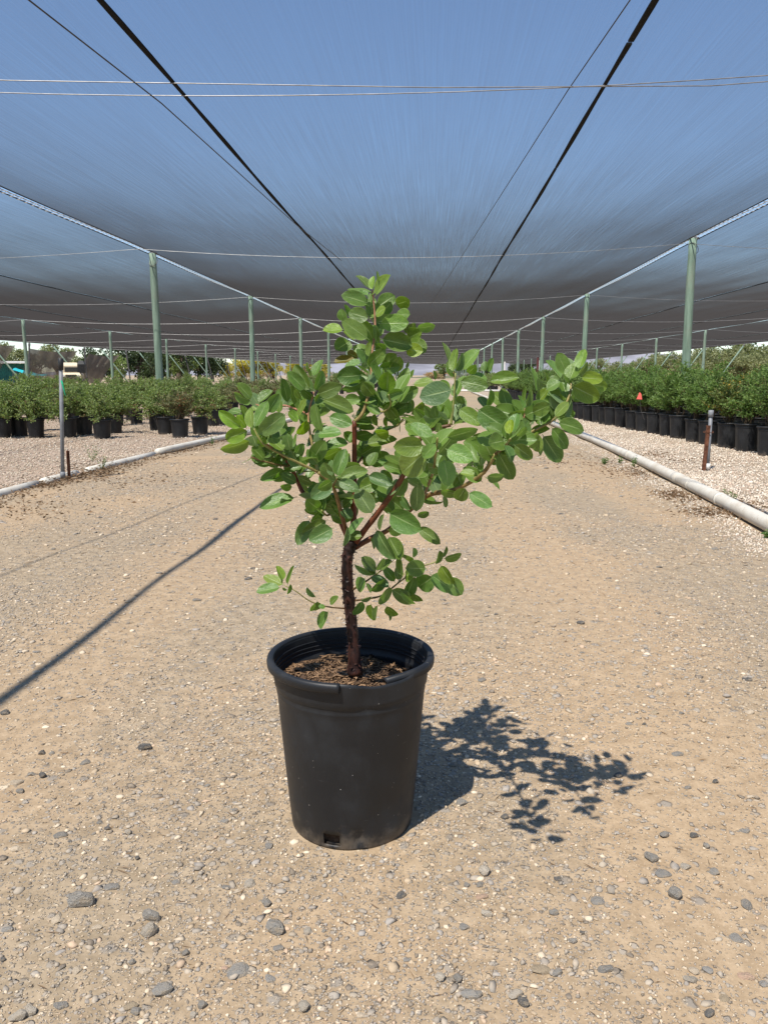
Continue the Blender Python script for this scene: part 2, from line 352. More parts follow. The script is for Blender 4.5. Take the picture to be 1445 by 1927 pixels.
M = dict(
    dirt=mat_dirt(),
    gravel_r=mat_gravel('pale_gravel', (0.43, 0.345, 0.26), (0.61, 0.52, 0.41), (0.20, 0.15, 0.105)),
    gravel_l=mat_gravel('brown_gravel', (0.36, 0.27, 0.195), (0.54, 0.42, 0.32), (0.17, 0.125, 0.09)),
    pebble=mat_stone_attr(), stone=mat_stone_obj(),
    cloth=mat_mesh_cloth('shade_cloth', 0.034, (0.088, 0.088, 0.092), (60, 0.5, 60)),
    curtain=mat_mesh_cloth('side_curtain_cloth', 0.42, (0.17, 0.14, 0.11), (6, 6, 0.6)),
    seam=plain('seam_tape', (0.010, 0.010, 0.010), 0.85, 0.1),
    hem=plain('hem_tape', (0.03, 0.03, 0.032), 0.85, 0.1),
    wire=plain('galvanised_wire', (0.22, 0.22, 0.22), 0.45, 0.5, metallic=0.3), dwire=plain('dark_wire', (0.05, 0.05, 0.05), 0.6, 0.3),
    rope=mat_rope(), post=mat_wood_post(), dark_wood=plain('dark_brace_wood', (0.045, 0.04, 0.037), 0.85, 0.2, 0.3, 5),
    steel=plain('strap_steel', (0.13, 0.12, 0.11), 0.6, 0.4, metallic=0.4),
    leaf=mat_leaf(), pot=mat_pot(), bark=mat_bark(), twig=mat_twig(), pvc=mat_pvc(),
    soil=plain('potting_soil', (0.060, 0.038, 0.025), 0.95, 0.1, 0.5, 60, 0.8),
    pipe_grey=plain('grey_pipe', (0.20, 0.205, 0.215), 0.5, 0.35, 0.2, 14), black=plain('black_cap', (0.018, 0.018, 0.018), 0.5, 0.35),
    rust=plain('rusty_steel', (0.135, 0.055, 0.030), 0.85, 0.2, 0.45, 30, 0.5),
    fol_r=mat_foliage('potted_foliage', (0.066, 0.128, 0.034), (0.220, 0.315, 0.090), 0.36),
    fol_ry=mat_foliage('potted_foliage_yellowing', (0.060, 0.100, 0.030), (0.175, 0.210, 0.060), 0.28, (0.42, 0.28, 0.05), 0.12),
    fol_l=mat_foliage('potted_foliage_grey', (0.105, 0.155, 0.050), (0.285, 0.350, 0.130), 0.36, (0.20, 0.10, 0.06), 0.05),
    fol_lr=mat_foliage('potted_foliage_reddish', (0.095, 0.110, 0.045), (0.22, 0.21, 0.10), 0.25, (0.26, 0.10, 0.06), 0.10),
    stem=plain('brown_stem', (0.11, 0.075, 0.045), 0.85, 0.2),
    tree_dark=mat_foliage('dark_tree_foliage', (0.022, 0.040, 0.014), (0.070, 0.100, 0.036), 0.2),
    tree_olive=mat_foliage('olive_tree_foliage', (0.130, 0.150, 0.068), (0.300, 0.305, 0.155), 0.3),
    tree_green=mat_foliage('green_tree_foliage', (0.085, 0.140, 0.035), (0.215, 0.260, 0.080), 0.25),
    tree_yellow=mat_foliage('yellow_tree_foliage', (0.26, 0.235, 0.030), (0.58, 0.47, 0.06), 0.3),
    scrub=mat_foliage('dry_scrub', (0.22, 0.165, 0.085), (0.42, 0.32, 0.17), 0.15),
    scrub_o=mat_foliage('orange_scrub', (0.30, 0.15, 0.05), (0.48, 0.27, 0.10), 0.15),
    trunk=plain('trunk_bark', (0.13, 0.10, 0.075), 0.9, 0.1, 0.35, 6, 0.5),
    weed=mat_foliage('weed_leaf', (0.06, 0.12, 0.03), (0.16, 0.24, 0.07), 0.25),
    litter=mat_foliage('dry_leaf_litter', (0.10, 0.058, 0.03), (0.27, 0.17, 0.09), 0.05),
    chip=mat_foliage('bark_chip', (0.060, 0.034, 0.019), (0.30, 0.18, 0.095), 0.02),
    hill=plain('hill_soil', (0.34, 0.26, 0.17), 0.95, 0.1, 0.3, 0.05), hill_brush=plain('hill_brush', (0.12, 0.115, 0.065), 0.95, 0.1, 0.5, 0.08),
    mountain=plain('mountain_rock_hazed', (0.22, 0.215, 0.24), 0.95, 0.05, 0.25, 0.006),  # distance haze is painted into this grey-violet rock colour
    cream=plain('cream_paint', (0.62, 0.52, 0.36), 0.45, 0.4, 0.1), teal=plain('teal_corrugated_metal', (0.015, 0.12, 0.10), 0.5, 0.4, 0.2, 2),
    tarp=plain('turquoise_tarp', (0.02, 0.46, 0.48), 0.5, 0.4, 0.15, 2), white=plain('white_paint', (0.72, 0.70, 0.66), 0.6, 0.3, 0.1), glass=plain('dark_glass', (0.02, 0.022, 0.025), 0.12, 0.5, 0.1),
    redpost=plain('red_brown_paint', (0.10, 0.03, 0.028), 0.7, 0.3), flag=plain('red_flag_plastic', (0.75, 0.13, 0.10), 0.5, 0.3, 0.1), ribbon=plain('green_ribbon', (0.02, 0.42, 0.20), 0.5, 0.3, 0.1),
)

# ================================================================== GROUND
def axis(lo, hi, step, far):
    a = list(np.arange(lo, hi + 1e-6, step)); g = step
    p = hi
    while p < far: g *= 1.35; p += g; a.append(p)
    p = lo; g = step
    while p > -far: g *= 1.35; p -= g; a.insert(0, p)
    return np.array(a)
xs = axis(-9, 9, 0.1, 4500); ys = axis(-1.5, 22, 0.1, 6500)
XX, YY = np.meshgrid(xs, ys); ZZ = gzn(XX, YY)
ZZ = np.where(np.hypot(XX, YY) > 250, -0.02, ZZ)
V = np.stack([XX.ravel(), YY.ravel(), ZZ.ravel()], 1); nx = len(xs); ny = len(ys)
ii = np.arange(nx * ny).reshape(ny, nx)
Fq = np.stack([ii[:-1, :-1].ravel(), ii[:-1, 1:].ravel(), ii[1:, 1:].ravel(), ii[1:, :-1].ravel()], 1)
ground = link('ground', np_mesh('ground', V, Fq, M['dirt'], smooth=True)); tag(ground, kind='structure')

# pipes follow these lines (X as function of Y)
def pipe_rx(y): return 2.19 + 0.060 * (y - 5.0) - 0.0035 * (y - 5.0) ** 2 if y < 14 else 2.446 - 0.003 * (y - 14)
def pipe_lx(y): return -3.63 + 0.020 * (y - 6.2) + 0.0085 * (y - 6.2) ** 2 if y < 13 else -3.10 + 0.005 * (y - 13)

def bed(name, side, fx, mat, y0, y1):
    yy = np.concatenate([np.arange(y0, 24, 0.12), np.geomspace(24, y1, 50)])
    un = np.concatenate([np.arange(0, 6, 0.12), np.geomspace(6, 24.0, 18)])
    P = []
    for j, y in enumerate(yy):
        base = fx(y) + side * (0.05 + 0.05 * math.sin(y * 3.1) + 0.04 * math.sin(y * 7.7 + 1))
        for u in un:
            x = base + side * u
            P.append((x, y, gz(x, y) + (0.004 + min(0.018, u * 0.03) if y < 200 else 0.02)))
    n = len(un); ii = np.arange(len(P)).reshape(len(yy), n)
    a = [ii[:-1, :-1].ravel(), ii[:-1, 1:].ravel(), ii[1:, 1:].ravel(), ii[1:, :-1].ravel()]
    Fq = np.stack(a if side > 0 else a[::-1], 1)
    return tag(link(name, np_mesh(name, np.array(P), Fq, mat, smooth=True)), kind='structure')
bed_r = bed('gravel_bed', 1, pipe_rx, M['gravel_r'], -1.0, 160)
bed_l = bed('gravel_bed', -1, pipe_lx, M['gravel_l'], -1.0, 160)
def bedz(x, y):
    b = gz(x, y)
    if x > pipe_rx(y): return b + 0.004 + min(0.018, max(0.0, (x - pipe_rx(y) - 0.05) * 0.03))
    if x < pipe_lx(y): return b + 0.004 + min(0.018, max(0.0, (pipe_lx(y) - x - 0.05) * 0.03))
    return b

# hills and mountains far off
def ridge(name, pts, depth, mat, rough, seed, nseg=90):
    """pts: list of (x,y,height) along the crest; a real mound with front and back slopes"""
    P = []; rows = 9
    cum = [0]
    for i in range(1, len(pts)): cum.append(cum[-1] + math.dist(pts[i][:2], pts[i - 1][:2]))
    for s in range(nseg + 1):
        d = cum[-1] * s / nseg
        i = min(len(pts) - 2, max(k for k in range(len(cum)) if cum[k] <= d + 1e-6)); f = (d - cum[i]) / max(1e-6, cum[i + 1] - cum[i])
        x = pts[i][0] * (1 - f) + pts[i + 1][0] * f; y = pts[i][1] * (1 - f) + pts[i + 1][1] * f; h = pts[i][2] * (1 - f) + pts[i + 1][2] * f
        for r in range(rows):
            q = r / (rows - 1) * 2 - 1
            yy = y + q * depth
            hh = h * max(0.0, math.cos(q * math.pi / 2)) ** 1.2
            nz = mnoise.fractal((x / (depth * 0.7) + seed, yy / (depth * 0.7), 0), 1.0, 2.0, 4)
            P.append((x, yy, -0.5 + hh * (1 + rough * nz)))
    ii = np.arange(len(P)).reshape(nseg + 1, rows)
    Fq = np.stack([ii[:-1, :-1].ravel(), ii[1:, :-1].ravel(), ii[1:, 1:].ravel(), ii[:-1, 1:].ravel()], 1)
    return tag(link(name, np_mesh(name, np.array(P), Fq, mat, smooth=True)), kind='structure')
ridge('mountain', [(-1500, 3200, 20), (-900, 3200, 45), (-420, 3200, 50), (-250, 3200, 64), (-120, 3200, 82), (0, 3200, 66), (140, 3200, 78), (420, 3200, 70), (760, 3200, 105), (1100, 3200, 90), (1700, 3200, 60)], 420, M['mountain'], 0.5, 3)
ridge('hill', [(-20, 300, 0.2), (30, 300, 2.2), (70, 290, 4.0), (110, 270, 6.0), (170, 240, 8.0), (240, 210, 9.0)], 70, M['hill_brush'], 0.25, 9, 50)

# ================================================================== STONES ON THE GROUND
ico_v = []; 
gphi = (1 + 5 ** 0.5) / 2
for a in (-1, 1):
    for b in (-gphi, gphi): ico_v += [(0, a, b), (a, b, 0), (b, 0, a)]
ico_v = np.array(ico_v) / math.hypot(1, gphi)
def hull_faces(vs_):
    out = []
    n = len(vs_)
    for i in range(n):
        for j in range(i + 1, n):
            for k in range(j + 1, n):
                nn = np.cross(vs_[j] - vs_[i], vs_[k] - vs_[i]); 
                if np.linalg.norm(nn) < 1e-9: continue
                dd = (vs_ - vs_[i]) @ nn
                if (dd <= 1e-6).all(): out.append((i, j, k))
                elif (dd >= -1e-6).all(): out.append((i, k, j))
    return np.array(out)
ICO_F = hull_faces(ico_v)
oct_v = np.array([(1, 0, 0), (-1, 0, 0), (0, 1, 0), (0, -1, 0), (0, 0, 1), (0, 0, -1)], float); OCT_F = hull_faces(oct_v)
def scatter(name, X, Y, Z, S, cols, base_v, base_f, flat=(0.35, 0.75), sink=0.3, mat=None, parent=None):
    n = len(X); nb = len(base_v)
    P = base_v[None] * (1 + rs.uniform(-0.42, 0.36, (n, nb, 1)))
    P = P * np.stack([rs.uniform(0.75, 1.3, n), rs.uniform(0.6, 1.0, n), rs.uniform(flat[0], flat[1], n)], 1)[:, None, :]
    tx = rs.uniform(-0.35, 0.35, n); c, s = np.cos(tx)[:, None], np.sin(tx)[:, None]
    P = np.stack([P[..., 0], P[..., 1] * c - P[..., 2] * s, P[..., 1] * s + P[..., 2] * c], 2)
    a = rs.uniform(0, 6.283, n); c, s = np.cos(a)[:, None], np.sin(a)[:, None]
    P = np.stack([P[..., 0] * c - P[..., 1] * s, P[..., 0] * s + P[..., 1] * c, P[..., 2]], 2) * (S[:, None, None] * 0.5)
    hz = P[..., 2].max(1)
    P[..., 0] += X[:, None]; P[..., 1] += Y[:, None]; P[..., 2] += (Z + hz * (1 - 2 * sink) * 0.9)[:, None]
    Fa = (base_f[None] + (np.arange(n) * nb)[:, None, None]).reshape(-1, 3)
    C = np.repeat(cols, nb, 0)
    me = np_mesh(name, P.reshape(-1, 3), Fa, mat or M['pebble'], C)
    return tag(link(name, me, parent), kind='stuff')
PAL = np.array([(0.22, 0.208, 0.190), (0.29, 0.272, 0.245), (0.085, 0.082, 0.08), (0.70, 0.58, 0.43), (0.45, 0.345, 0.23), (0.26, 0.258, 0.255), (0.54, 0.38, 0.26), (0.36, 0.315, 0.255)])
PW = np.array([0.18, 0.18, 0.10, 0.14, 0.11, 0.12, 0.05, 0.12])
def pick_cols(n, pal=PAL, w=PW):
    c = pal[rs.choice(len(pal), n, p=w / w.sum())]; return np.clip(c * rs.uniform(0.78, 1.2, (n, 1)), 0, 0.85)
def patchy(X, Y, s=1.0):
    return 0.5 + 0.25 * np.sin(X * 2.3 * s + 1.7 * np.sin(Y * 1.1 * s)) + 0.25 * np.sin(Y * 3.1 * s + 1.3 * np.sin(X * 1.9 * s + 2))
# aisle pebbles: density follows what the eye can resolve with distance
def aisle_points(N, y1, patch_pow):
    u = rs.uniform(0, 1, N); Yp = 0.85 * (y1 / 0.85) ** u; half = 0.62 * Yp + 0.35
    Xp = rs.uniform(-1, 1, N) * half - 0.06 * Yp
    w = (0.16 + 1.1 * patchy(Xp, Yp) ** patch_pow) * (1 - 0.6 * np.exp(-((Xp - 0.62) / 0.26) ** 2) - 0.6 * np.exp(-((Xp + 1.25) / 0.3) ** 2))
    keep = (Xp > -3.25) & (Xp < 2.15) & (rs.uniform(0, 1, N) < w) & (np.hypot(Xp - POT.x, Yp - POT.y) > 0.155)
    return Xp[keep], Yp[keep]
DUST = np.array([[0.37, 0.275, 0.178]])
Xp, Yp = aisle_points(250000, 9.0, 1.3); n = len(Xp)
S = np.clip(np.exp(rs.normal(math.log(0.0033), 0.42, n)) * (0.8 + 0.30 * Yp), 0.0018, 0.016)
scatter('grit', Xp, Yp, gzn(Xp, Yp), S, pick_cols(n) * 0.72 + DUST * 0.28, oct_v, OCT_F, (0.35, 0.8), 0.30, parent=ground)
Xp, Yp = aisle_points(46000, 10.5, 1.8); n = len(Xp)
S = np.clip(np.exp(rs.normal(math.log(0.0075), 0.48, n)) * (0.75 + 0.24 * Yp), 0.004, 0.020 + 0.003 * Yp)
scatter('gravel', Xp, Yp, gzn(Xp, Yp), S, pick_cols(n) * 0.75 + DUST * 0.25, ico_v, ICO_F, (0.18, 0.48), 0.38, parent=ground)

# single stones one can pick out (parts of the ground)
def stone_mesh(seed):
    r = random.Random(seed); import bmesh
    bm = bmesh.new(); bmesh.ops.create_icosphere(bm, subdivisions=2, radius=0.5)
    pl = [(Vector((r.gauss(0, 1), r.gauss(0, 1), r.gauss(0, 1))).normalized(), r.uniform(0.24, 0.40)) for _ in range(12)]
    for v in bm.verts:
        for nrm, d in pl:
            e = v.co.dot(nrm) - d
            if e > 0: v.co -= nrm * e * 0.85
        v.co *= 1 + 0.12 * mnoise.noise(v.co * 3.1 + Vector((seed, 0, 0)))
    me = bpy.data.meshes.new('stone'); bm.to_mesh(me); bm.free(); me.materials.append(M['stone']); return me
SM = [stone_mesh(i) for i in range(9)]
GREY = (0.29, 0.268, 0.235); DARK = (0.13, 0.125, 0.118); LITE = (0.46, 0.40, 0.32); CREAM = (0.62, 0.50, 0.36); TAN = (0.45, 0.35, 0.23); PINK = (0.55, 0.37, 0.26); FLATG = (0.30, 0.28, 0.25)
def stone(x, y, w, l, h, c, sink=0.25, rz=None):
    o = link('stone', rnd.choice(SM), ground)
    o.scale = (w, l, h); o.rotation_euler = (rnd.uniform(-0.15, 0.15), rnd.uniform(-0.15, 0.15), rnd.uniform(-0.5, 0.5) if rz is None else rz)
    o.location = (x, y, gz(x, y) + h * (0.36 - sink)); k = rnd.uniform(0.85, 1.15); o.color = (c[0] * k, c[1] * k, c[2] * k, 1)
    return o
c7 = [(660, 255, 65, DARK), (190, 270, 40, DARK), (235, 270, 26, GREY), (195, 378, 40, DARK), (95, 448, 40, GREY), (490, 628, 36, DARK), (585, 645, 40, LITE), (375, 965, 115, GREY), (690, 1030, 85, GREY), (678, 1095, 88, LITE),
      (735, 1362, 84, GREY), (1085, 1275, 112, FLATG), (1255, 1085, 100, GREY), (1210, 968, 55, GREY), (1265, 1165, 55, FLATG), (80, 1480, 70, LITE), (140, 1450, 60, LITE), (275, 1420, 60, FLATG), (620, 1455, 50, GREY), (920, 1430, 50, GREY),
      (880, 1475, 40, LITE), (1380, 1445, 62, LITE), (1225, 1305, 55, FLATG), (510, 890, 70, FLATG), (655, 1265, 62, CREAM), (260, 1040, 62, CREAM), (440, 1070, 48, CREAM), (350, 1265, 50, CREAM), (25, 100, 45, DARK), (40, 1085, 55, FLATG),
      (845, 1190, 40, GREY), (600, 1230, 36, GREY), (15, 1220, 26, DARK), (1020, 1255, 36, PINK), (1415, 1350, 50, CREAM), (800, 865, 45, FLATG), (625, 762, 26, DARK), (1290, 910, 26, GREY), (940, 430, 36, FLATG), (1020, 590, 45, FLATG), (1060, 540, 40, FLATG)]
c8 = [(980, 670, 55, GREY), (1075, 815, 62, GREY), (1025, 730, 62, FLATG), (320, 725, 56, LITE), (595, 888, 40, GREY), (240, 940, 52, FLATG), (668, 1000, 36, GREY), (540, 1115, 78, TAN), (605, 1130, 42, GREY), (145, 1150, 50, LITE), (475, 1250, 50, DARK),
      (1210, 1285, 40, DARK), (1150, 1110, 46, CREAM), (1205, 1105, 48, FLATG), (1360, 1130, 64, PINK), (290, 1215, 40, GREY), (215, 1155, 42, GREY), (440, 1220, 58, LITE), (1085, 262, 50, FLATG), (250, 775, 32, GREY), (300, 775, 30, GREY), (310, 820, 52, PINK),
      (330, 893, 50, LITE), (1235, 370, 28, DARK), (706, 965, 20, DARK), (500, 965, 30, CREAM), (1430, 1160, 40, FLATG), (770, 840, 62, FLATG), (1350, 555, 42, FLATG), (1030, 580, 40, GREY), (1150, 580, 36, DARK), (1200, 620, 30, GREY), (850, 345, 40, DARK), (540, 510, 40, GREY), (400, 505, 40, DARK), (470, 525, 30, GREY), (945, 215, 30, CREAM), (1370, 97, 45, CREAM), (995, 100, 40, TAN), (800, 1110, 66, FLATG), (1320, 980, 60, FLATG)]
for lst, ox, oy, sc in ((c7, 0, 1300, 0.4152), (c8, 760, 1300, 0.474)):
    for cx, cy, w, c in lst:
        px = ox + cx * sc; py = oy + cy * sc; p = onz(px, py)
        d = (p - CAM).length; ww = w * sc * d / F
        flat = c in (FLATG, CREAM, PINK, TAN)
        stone(p.x, p.y, ww, ww * rnd.uniform(0.7, 0.95), ww * (rnd.uniform(0.28, 0.4) if flat else rnd.uniform(0.55, 0.8)), c, 0.24 if flat else 0.12, rnd.uniform(-0.3, 0.3))
k = 0
while k < 212:
    y = 0.95 * (9 / 0.95) ** rnd.random(); x = (rnd.uniform(-1, 1) * 0.55 - 0.06) * y
    if not (-3.1 < x < 2.0) or math.hypot(x - POT.x, y - POT.y) < 0.2: continue
    w = rnd.choice([0.010, 0.013, 0.016, 0.020, 0.026, 0.032]) * rnd.uniform(0.85, 1.15) * (0.85 + 0.12 * y); c = rnd.choice([GREY, GREY, FLATG, FLATG, LITE, CREAM, TAN, DARK])
    stone(x, y, w, w * rnd.uniform(0.6, 1), w * rnd.uniform(0.25, 0.6), c, 0.22); k += 1

# bed gravel
GP_R = np.array([(0.56, 0.465, 0.36), (0.66, 0.58, 0.47), (0.45, 0.36, 0.27), (0.55, 0.41, 0.32), (0.33, 0.275, 0.22), (0.74, 0.68, 0.58)]); GW = np.array([.25, .25, .2, .12, .1, .08])
def bed_stones(name, side, fx, parent, n, y0, y1, wid, pal, smin=0.012, smax=0.032):
    uu = rs.uniform(0, 1, n); Y = y0 * (y1 / y0) ** uu; W = rs.uniform(0, 1, n) ** 1.15 * wid
    bx = np.array([fx(q) for q in Y]); X = bx + side * (0.02 + W)
    Z = gzn(X, Y) + 0.004 + np.minimum(0.018, np.maximum(0, (W - 0.03) * 0.03))
    keep = rs.uniform(0, 1, n) < 0.45 + 0.7 * patchy(X, Y, 1.4) ** 1.5
    X, Y, Z = X[keep], Y[keep], Z[keep]
    S = rs.uniform(smin, smax, len(X)) * (0.9 + 0.02 * Y)
    return scatter(name, X, Y, Z, S, pick_cols(len(X), pal, GW), oct_v, OCT_F, (0.5, 0.85), 0.3, parent=parent)
bed_stones('gravel', 1, pipe_rx, bed_r, 52000, 3.6, 20, 2.4, GP_R)
bed_stones('gravel', -1, pipe_lx, bed_l, 52000, 4.5, 20, 5.0, GP_R * np.array([0.80, 0.78, 0.76]))
# cream spill of bed gravel on the aisle side of the pipe
n = 5000; Y = 4.3 * (14 / 4.3) ** rs.uniform(0, 1, n); W = np.abs(rs.normal(0, 0.16, n)); X = np.array([pipe_rx(q) for q in Y]) - 0.06 - W
scatter('gravel', X, Y, gzn(X, Y), rs.uniform(0.01, 0.026, n), pick_cols(n, GP_R * 0.9, GW), oct_v, OCT_F, (0.45, 0.8), 0.35, parent=ground)

# ================================================================== SHADE STRUCTURE
PZ = 3.75; Y1 = 17.2; SP = 10.5; NROW = 17; YE = Y1 + SP * 15.6
ROWS = [-34.2, -20.3, -6.4, 5.3, 16.8, 27.6]
SEAMS = {2: [-2.28, 1.50]}
def bay_of(x):
    for i in range(len(ROWS) - 1):
        if ROWS[i] <= x <= ROWS[i + 1]: return i
    return 0
def cloth_z(x, y):
    i = bay_of(x); a, b = ROWS[i], ROWS[i + 1]; q = (x - a) / (b - a) * 2 - 1
    ph = ((y - Y1) / SP) % 1.0
    return PZ - 0.235 * (1 - q * q) - 0.022 * math.sin(math.pi * ph) ** 2
canopy = empty('shade_canopy', (0, 40, PZ)); tag(canopy, 'broad grey knitted shade cloth canopy stretched over green posts and cables', 'shade canopy')
inv = Matrix.Translation((0, -40, -PZ))
def part(mb, name, mat, parent=canopy, smooth=False):
    mb.v = [(x, y - 40, z - PZ) for x, y, z in mb.v]; return mb.build(name, mat, parent, smooth)
Y0 = -12.0
ycuts = np.concatenate([np.arange(Y0, 60, 0.6), np.arange(60, YE, 2.4)])
for bi in range(len(ROWS) - 1):
    a, b = ROWS[bi], ROWS[bi + 1]
    cuts = [a] + SEAMS.get(bi, [a + (b - a) * q / 3 for q in (1, 2)]) + [b]
    for pi in range(3):
        x0, x1 = cuts[pi], cuts[pi + 1]
        x0 += 0.085 if pi == 0 else 0.004; x1 -= 0.085 if pi == 2 else 0.004
        nxp = 18; P = []
        for y in ycuts:
            for q in range(nxp + 1):
                x = x0 + (x1 - x0) * q / nxp
                P.append((x, y - 40, cloth_z(x, y) - PZ + 0.003 * math.sin(x * 5 + y * 0.7) + 0.001 * math.sin(y * 5.3 + x * 2)))
        ii = np.arange(len(P)).reshape(len(ycuts), nxp + 1)
        Fq = np.stack([ii[:-1, :-1].ravel(), ii[:-1, 1:].ravel(), ii[1:, 1:].ravel(), ii[1:, :-1].ravel()], 1)
        link('cloth_panel', np_mesh('cloth_panel', np.array(P), Fq, M['cloth'], smooth=True), canopy)
    for xsm in cuts[1:3]:
        mb = MB(); wv = 0.019
        for s0 in range(len(ycuts) - 1):
            ya, yb = ycuts[s0], ycuts[s0 + 1]
            if rnd.random() < 0.10: yb = ya + (yb - ya) * 0.93
            za, zb = cloth_z(xsm, ya) - 0.022, cloth_z(xsm, yb) - 0.022
            w1 = wv * (1 + 0.25 * math.sin(ya * 2.3)); w2 = wv * (1 + 0.25 * math.sin(yb * 2.3))
            mb.add([(xsm - w1, ya, za), (xsm + w1, ya, za), (xsm + w2, yb, zb), (xsm - w2, yb, zb), (xsm - w1, ya, za + 0.015), (xsm + w1, ya, za + 0.015), (xsm + w2, yb, zb + 0.015), (xsm - w2, yb, zb + 0.015)],
                   [(0, 3, 2, 1), (4, 5, 6, 7), (0, 1, 5, 4), (1, 2, 6, 5), (2, 3, 7, 6), (3, 0, 4, 7)])
        part(mb, 'seam', M['seam'])
# cables along post rows with lacing, and hems
for ri, xr in enumerate(ROWS):
    yl = [Y0 + 1.5 * k_ for k_ in range(int((YE - Y0) / 1.5) + 1)]
    mb = MB(); mb.tube([(xr, y, PZ + 0.02 - 0.05 * math.sin(math.pi * (((y - Y1) / SP) % 1.0)) ** 2) for y in yl], 0.008, 6); part(mb, 'row_cable', M['rope'])
    if ri in (2, 3):
        mb = MB(); pts = []
        y = Y0; sgn = 1
        while y < 60:
            pts.append((xr + sgn * 0.088, y, PZ + 0.0 - 0.05 * math.sin(math.pi * (((y - Y1) / SP) % 1.0)) ** 2)); sgn = -sgn; y += 0.11
        mb.tube(pts, 0.0035, 4); part(mb, 'lacing', M['rope'])
    for sgn in (-1, 1):
        if (ri == 0 and sgn < 0) or (ri == len(ROWS) - 1 and sgn > 0): continue
        mb = MB(); mb.tube([(xr + sgn * 0.09, y, cloth_z(xr + sgn * 0.09, y) - 0.004) for y in yl], 0.010, 5); part(mb, 'hem', M['hem'])
# cross cables at each post line, sagging under the cloth
for k_ in range(-1, NROW - 1):
    y = Y1 + SP * k_
    if k_ == -1: y = 7.42
    for bi in range(len(ROWS) - 1):
        a, b = ROWS[bi], ROWS[bi + 1]
        mb = MB(); mb.tube([(a + (b - a) * q / 16, y, cloth_z(a + (b - a) * q / 16 * 0.9999 + 0.0005, y) - 0.035) for q in range(17)], 0.0045 if k_ < 2 else 0.009, 6)
        part(mb, 'cross_cable', M['wire'])
def px_wire(pp, dz, r, mat, name='stay_wire', n=8):
    pts = []
    for i in range(len(pp) - 1):
        for q in range(n):
            f = q / n; x = pp[i][0] * (1 - f) + pp[i + 1][0] * f; y = pp[i][1] * (1 - f) + pp[i + 1][1] * f
            z = 3.5
            for _ in range(6):
                p = onz(x, y, z); z = cloth_z(p.x, p.y) - dz
            pts.append(onz(x, y, z))
    d = (pts[0] - pts[1]).normalized(); pts.insert(0, Vector((pts[0].x + d.x * 8, pts[0].y + d.y * 8, pts[0].z)))
    mb = MB(); mb.tube(pts, r, 6); part(mb, name, mat)
px_wire([(55, 0), (305, 195), (560, 425), (655, 500)], 0.05, 0.006, M['dwire'])
px_wire([(1185, 0), (1068, 170), (870, 480), (800, 590)], 0.05, 0.005, M['dwire'])
mb = MB(); mb.tube([(-6.4, 7.0, 3.66), (-3.7, 7.05, 3.53), (0, 7.22, 3.455), (2.4, 7.4, 3.48), (5.3, 7.5, 3.66)], 0.0045, 6); part(mb, 'stay_wire', M['wire'])

# ---- posts
def post_mesh(seed, L=PZ, r=0.092, r2=0.080):
    rr = random.Random(seed); mb = MB(); pts = []; rad = []
    for q in range(13):
        f = q / 12; pts.append((0.012 * math.sin(f * 3 + seed), 0.012 * math.sin(f * 4.1 + 2 * seed), -0.25 + (L + 0.22) * f)); rad.append(r + (r2 - r) * f + rr.uniform(-0.002, 0.002))
    mb.tube(pts, rad, 14)
    return mb.mesh('pole', M['post'], True)
PM = [post_mesh(i) for i in range(4)]
mb = MB(); mb.tube([(0.095 * math.cos(a), 0.095 * math.sin(a), PZ - 0.22 - 0.10 * math.cos(a)) for a in [2 * math.pi * q / 14 for q in range(15)]], 0.006, 5, False); STRAP = mb.mesh('strap', M['steel'])
mb = MB(); mb.box((0, 0, PZ - 0.03), (0.06, 0.19, 0.035)); mb.tube([(0.03, -0.1, PZ - 0.05), (0.05, -0.02, PZ + 0.012), (0.02, 0.08, PZ + 0.012), (-0.04, 0.1, PZ - 0.06)], 0.008, 5); CLAMP = mb.mesh('cable_clamp', M['steel'])
def post(x, y, label, group, far=False, variant=0):
    e = empty('wooden_post', (x, y, bedz(x, y) if abs(x) < 20 and y < 160 else 0), rnd.uniform(0, 6.28)); tag(e, label, 'post', group)
    link('pole', PM[variant % 4], e)
    if not far: link('strap', STRAP, e); link('cable_clamp', CLAMP, e)
    return e
ordn = ['nearest to the plant in the open', 'second', 'third', 'fourth', 'fifth']
for k_ in range(0, 16):
    y = Y1 + SP * k_
    nm = ['first', 'second', 'third', 'fourth', 'fifth', 'sixth'][k_] if k_ < 6 else None
    lb = 'green post behind the broken white pipe, ' + (nm + ' in its row from the standpipe' if nm else 'past the sixth of its row')
    post(-6.4, y + (0.85 if k_ == 0 else 0), lb, 'posts behind the broken white pipe', k_ > 8, k_)
    lb = 'green post among bushes behind the long white pipe, ' + (nm + ' in its row' if nm else 'past the sixth of its row')
    post(5.3, y - (0.45 if k_ == 0 else 0), lb, 'posts behind the long white pipe', k_ > 8, k_ + 2)
for k_ in range(1, 14):
    y = Y1 + SP * k_
    post(-20.3, y, 'slim green post standing deep among the grey-green potted shrubs', 'posts deep in the grey-green shrub block', True, k_ + 1)
    post(16.8, y + 1.0, 'slim green post standing deep beyond the lush potted bushes', 'posts deep beyond the lush bushes', True, k_ + 3)
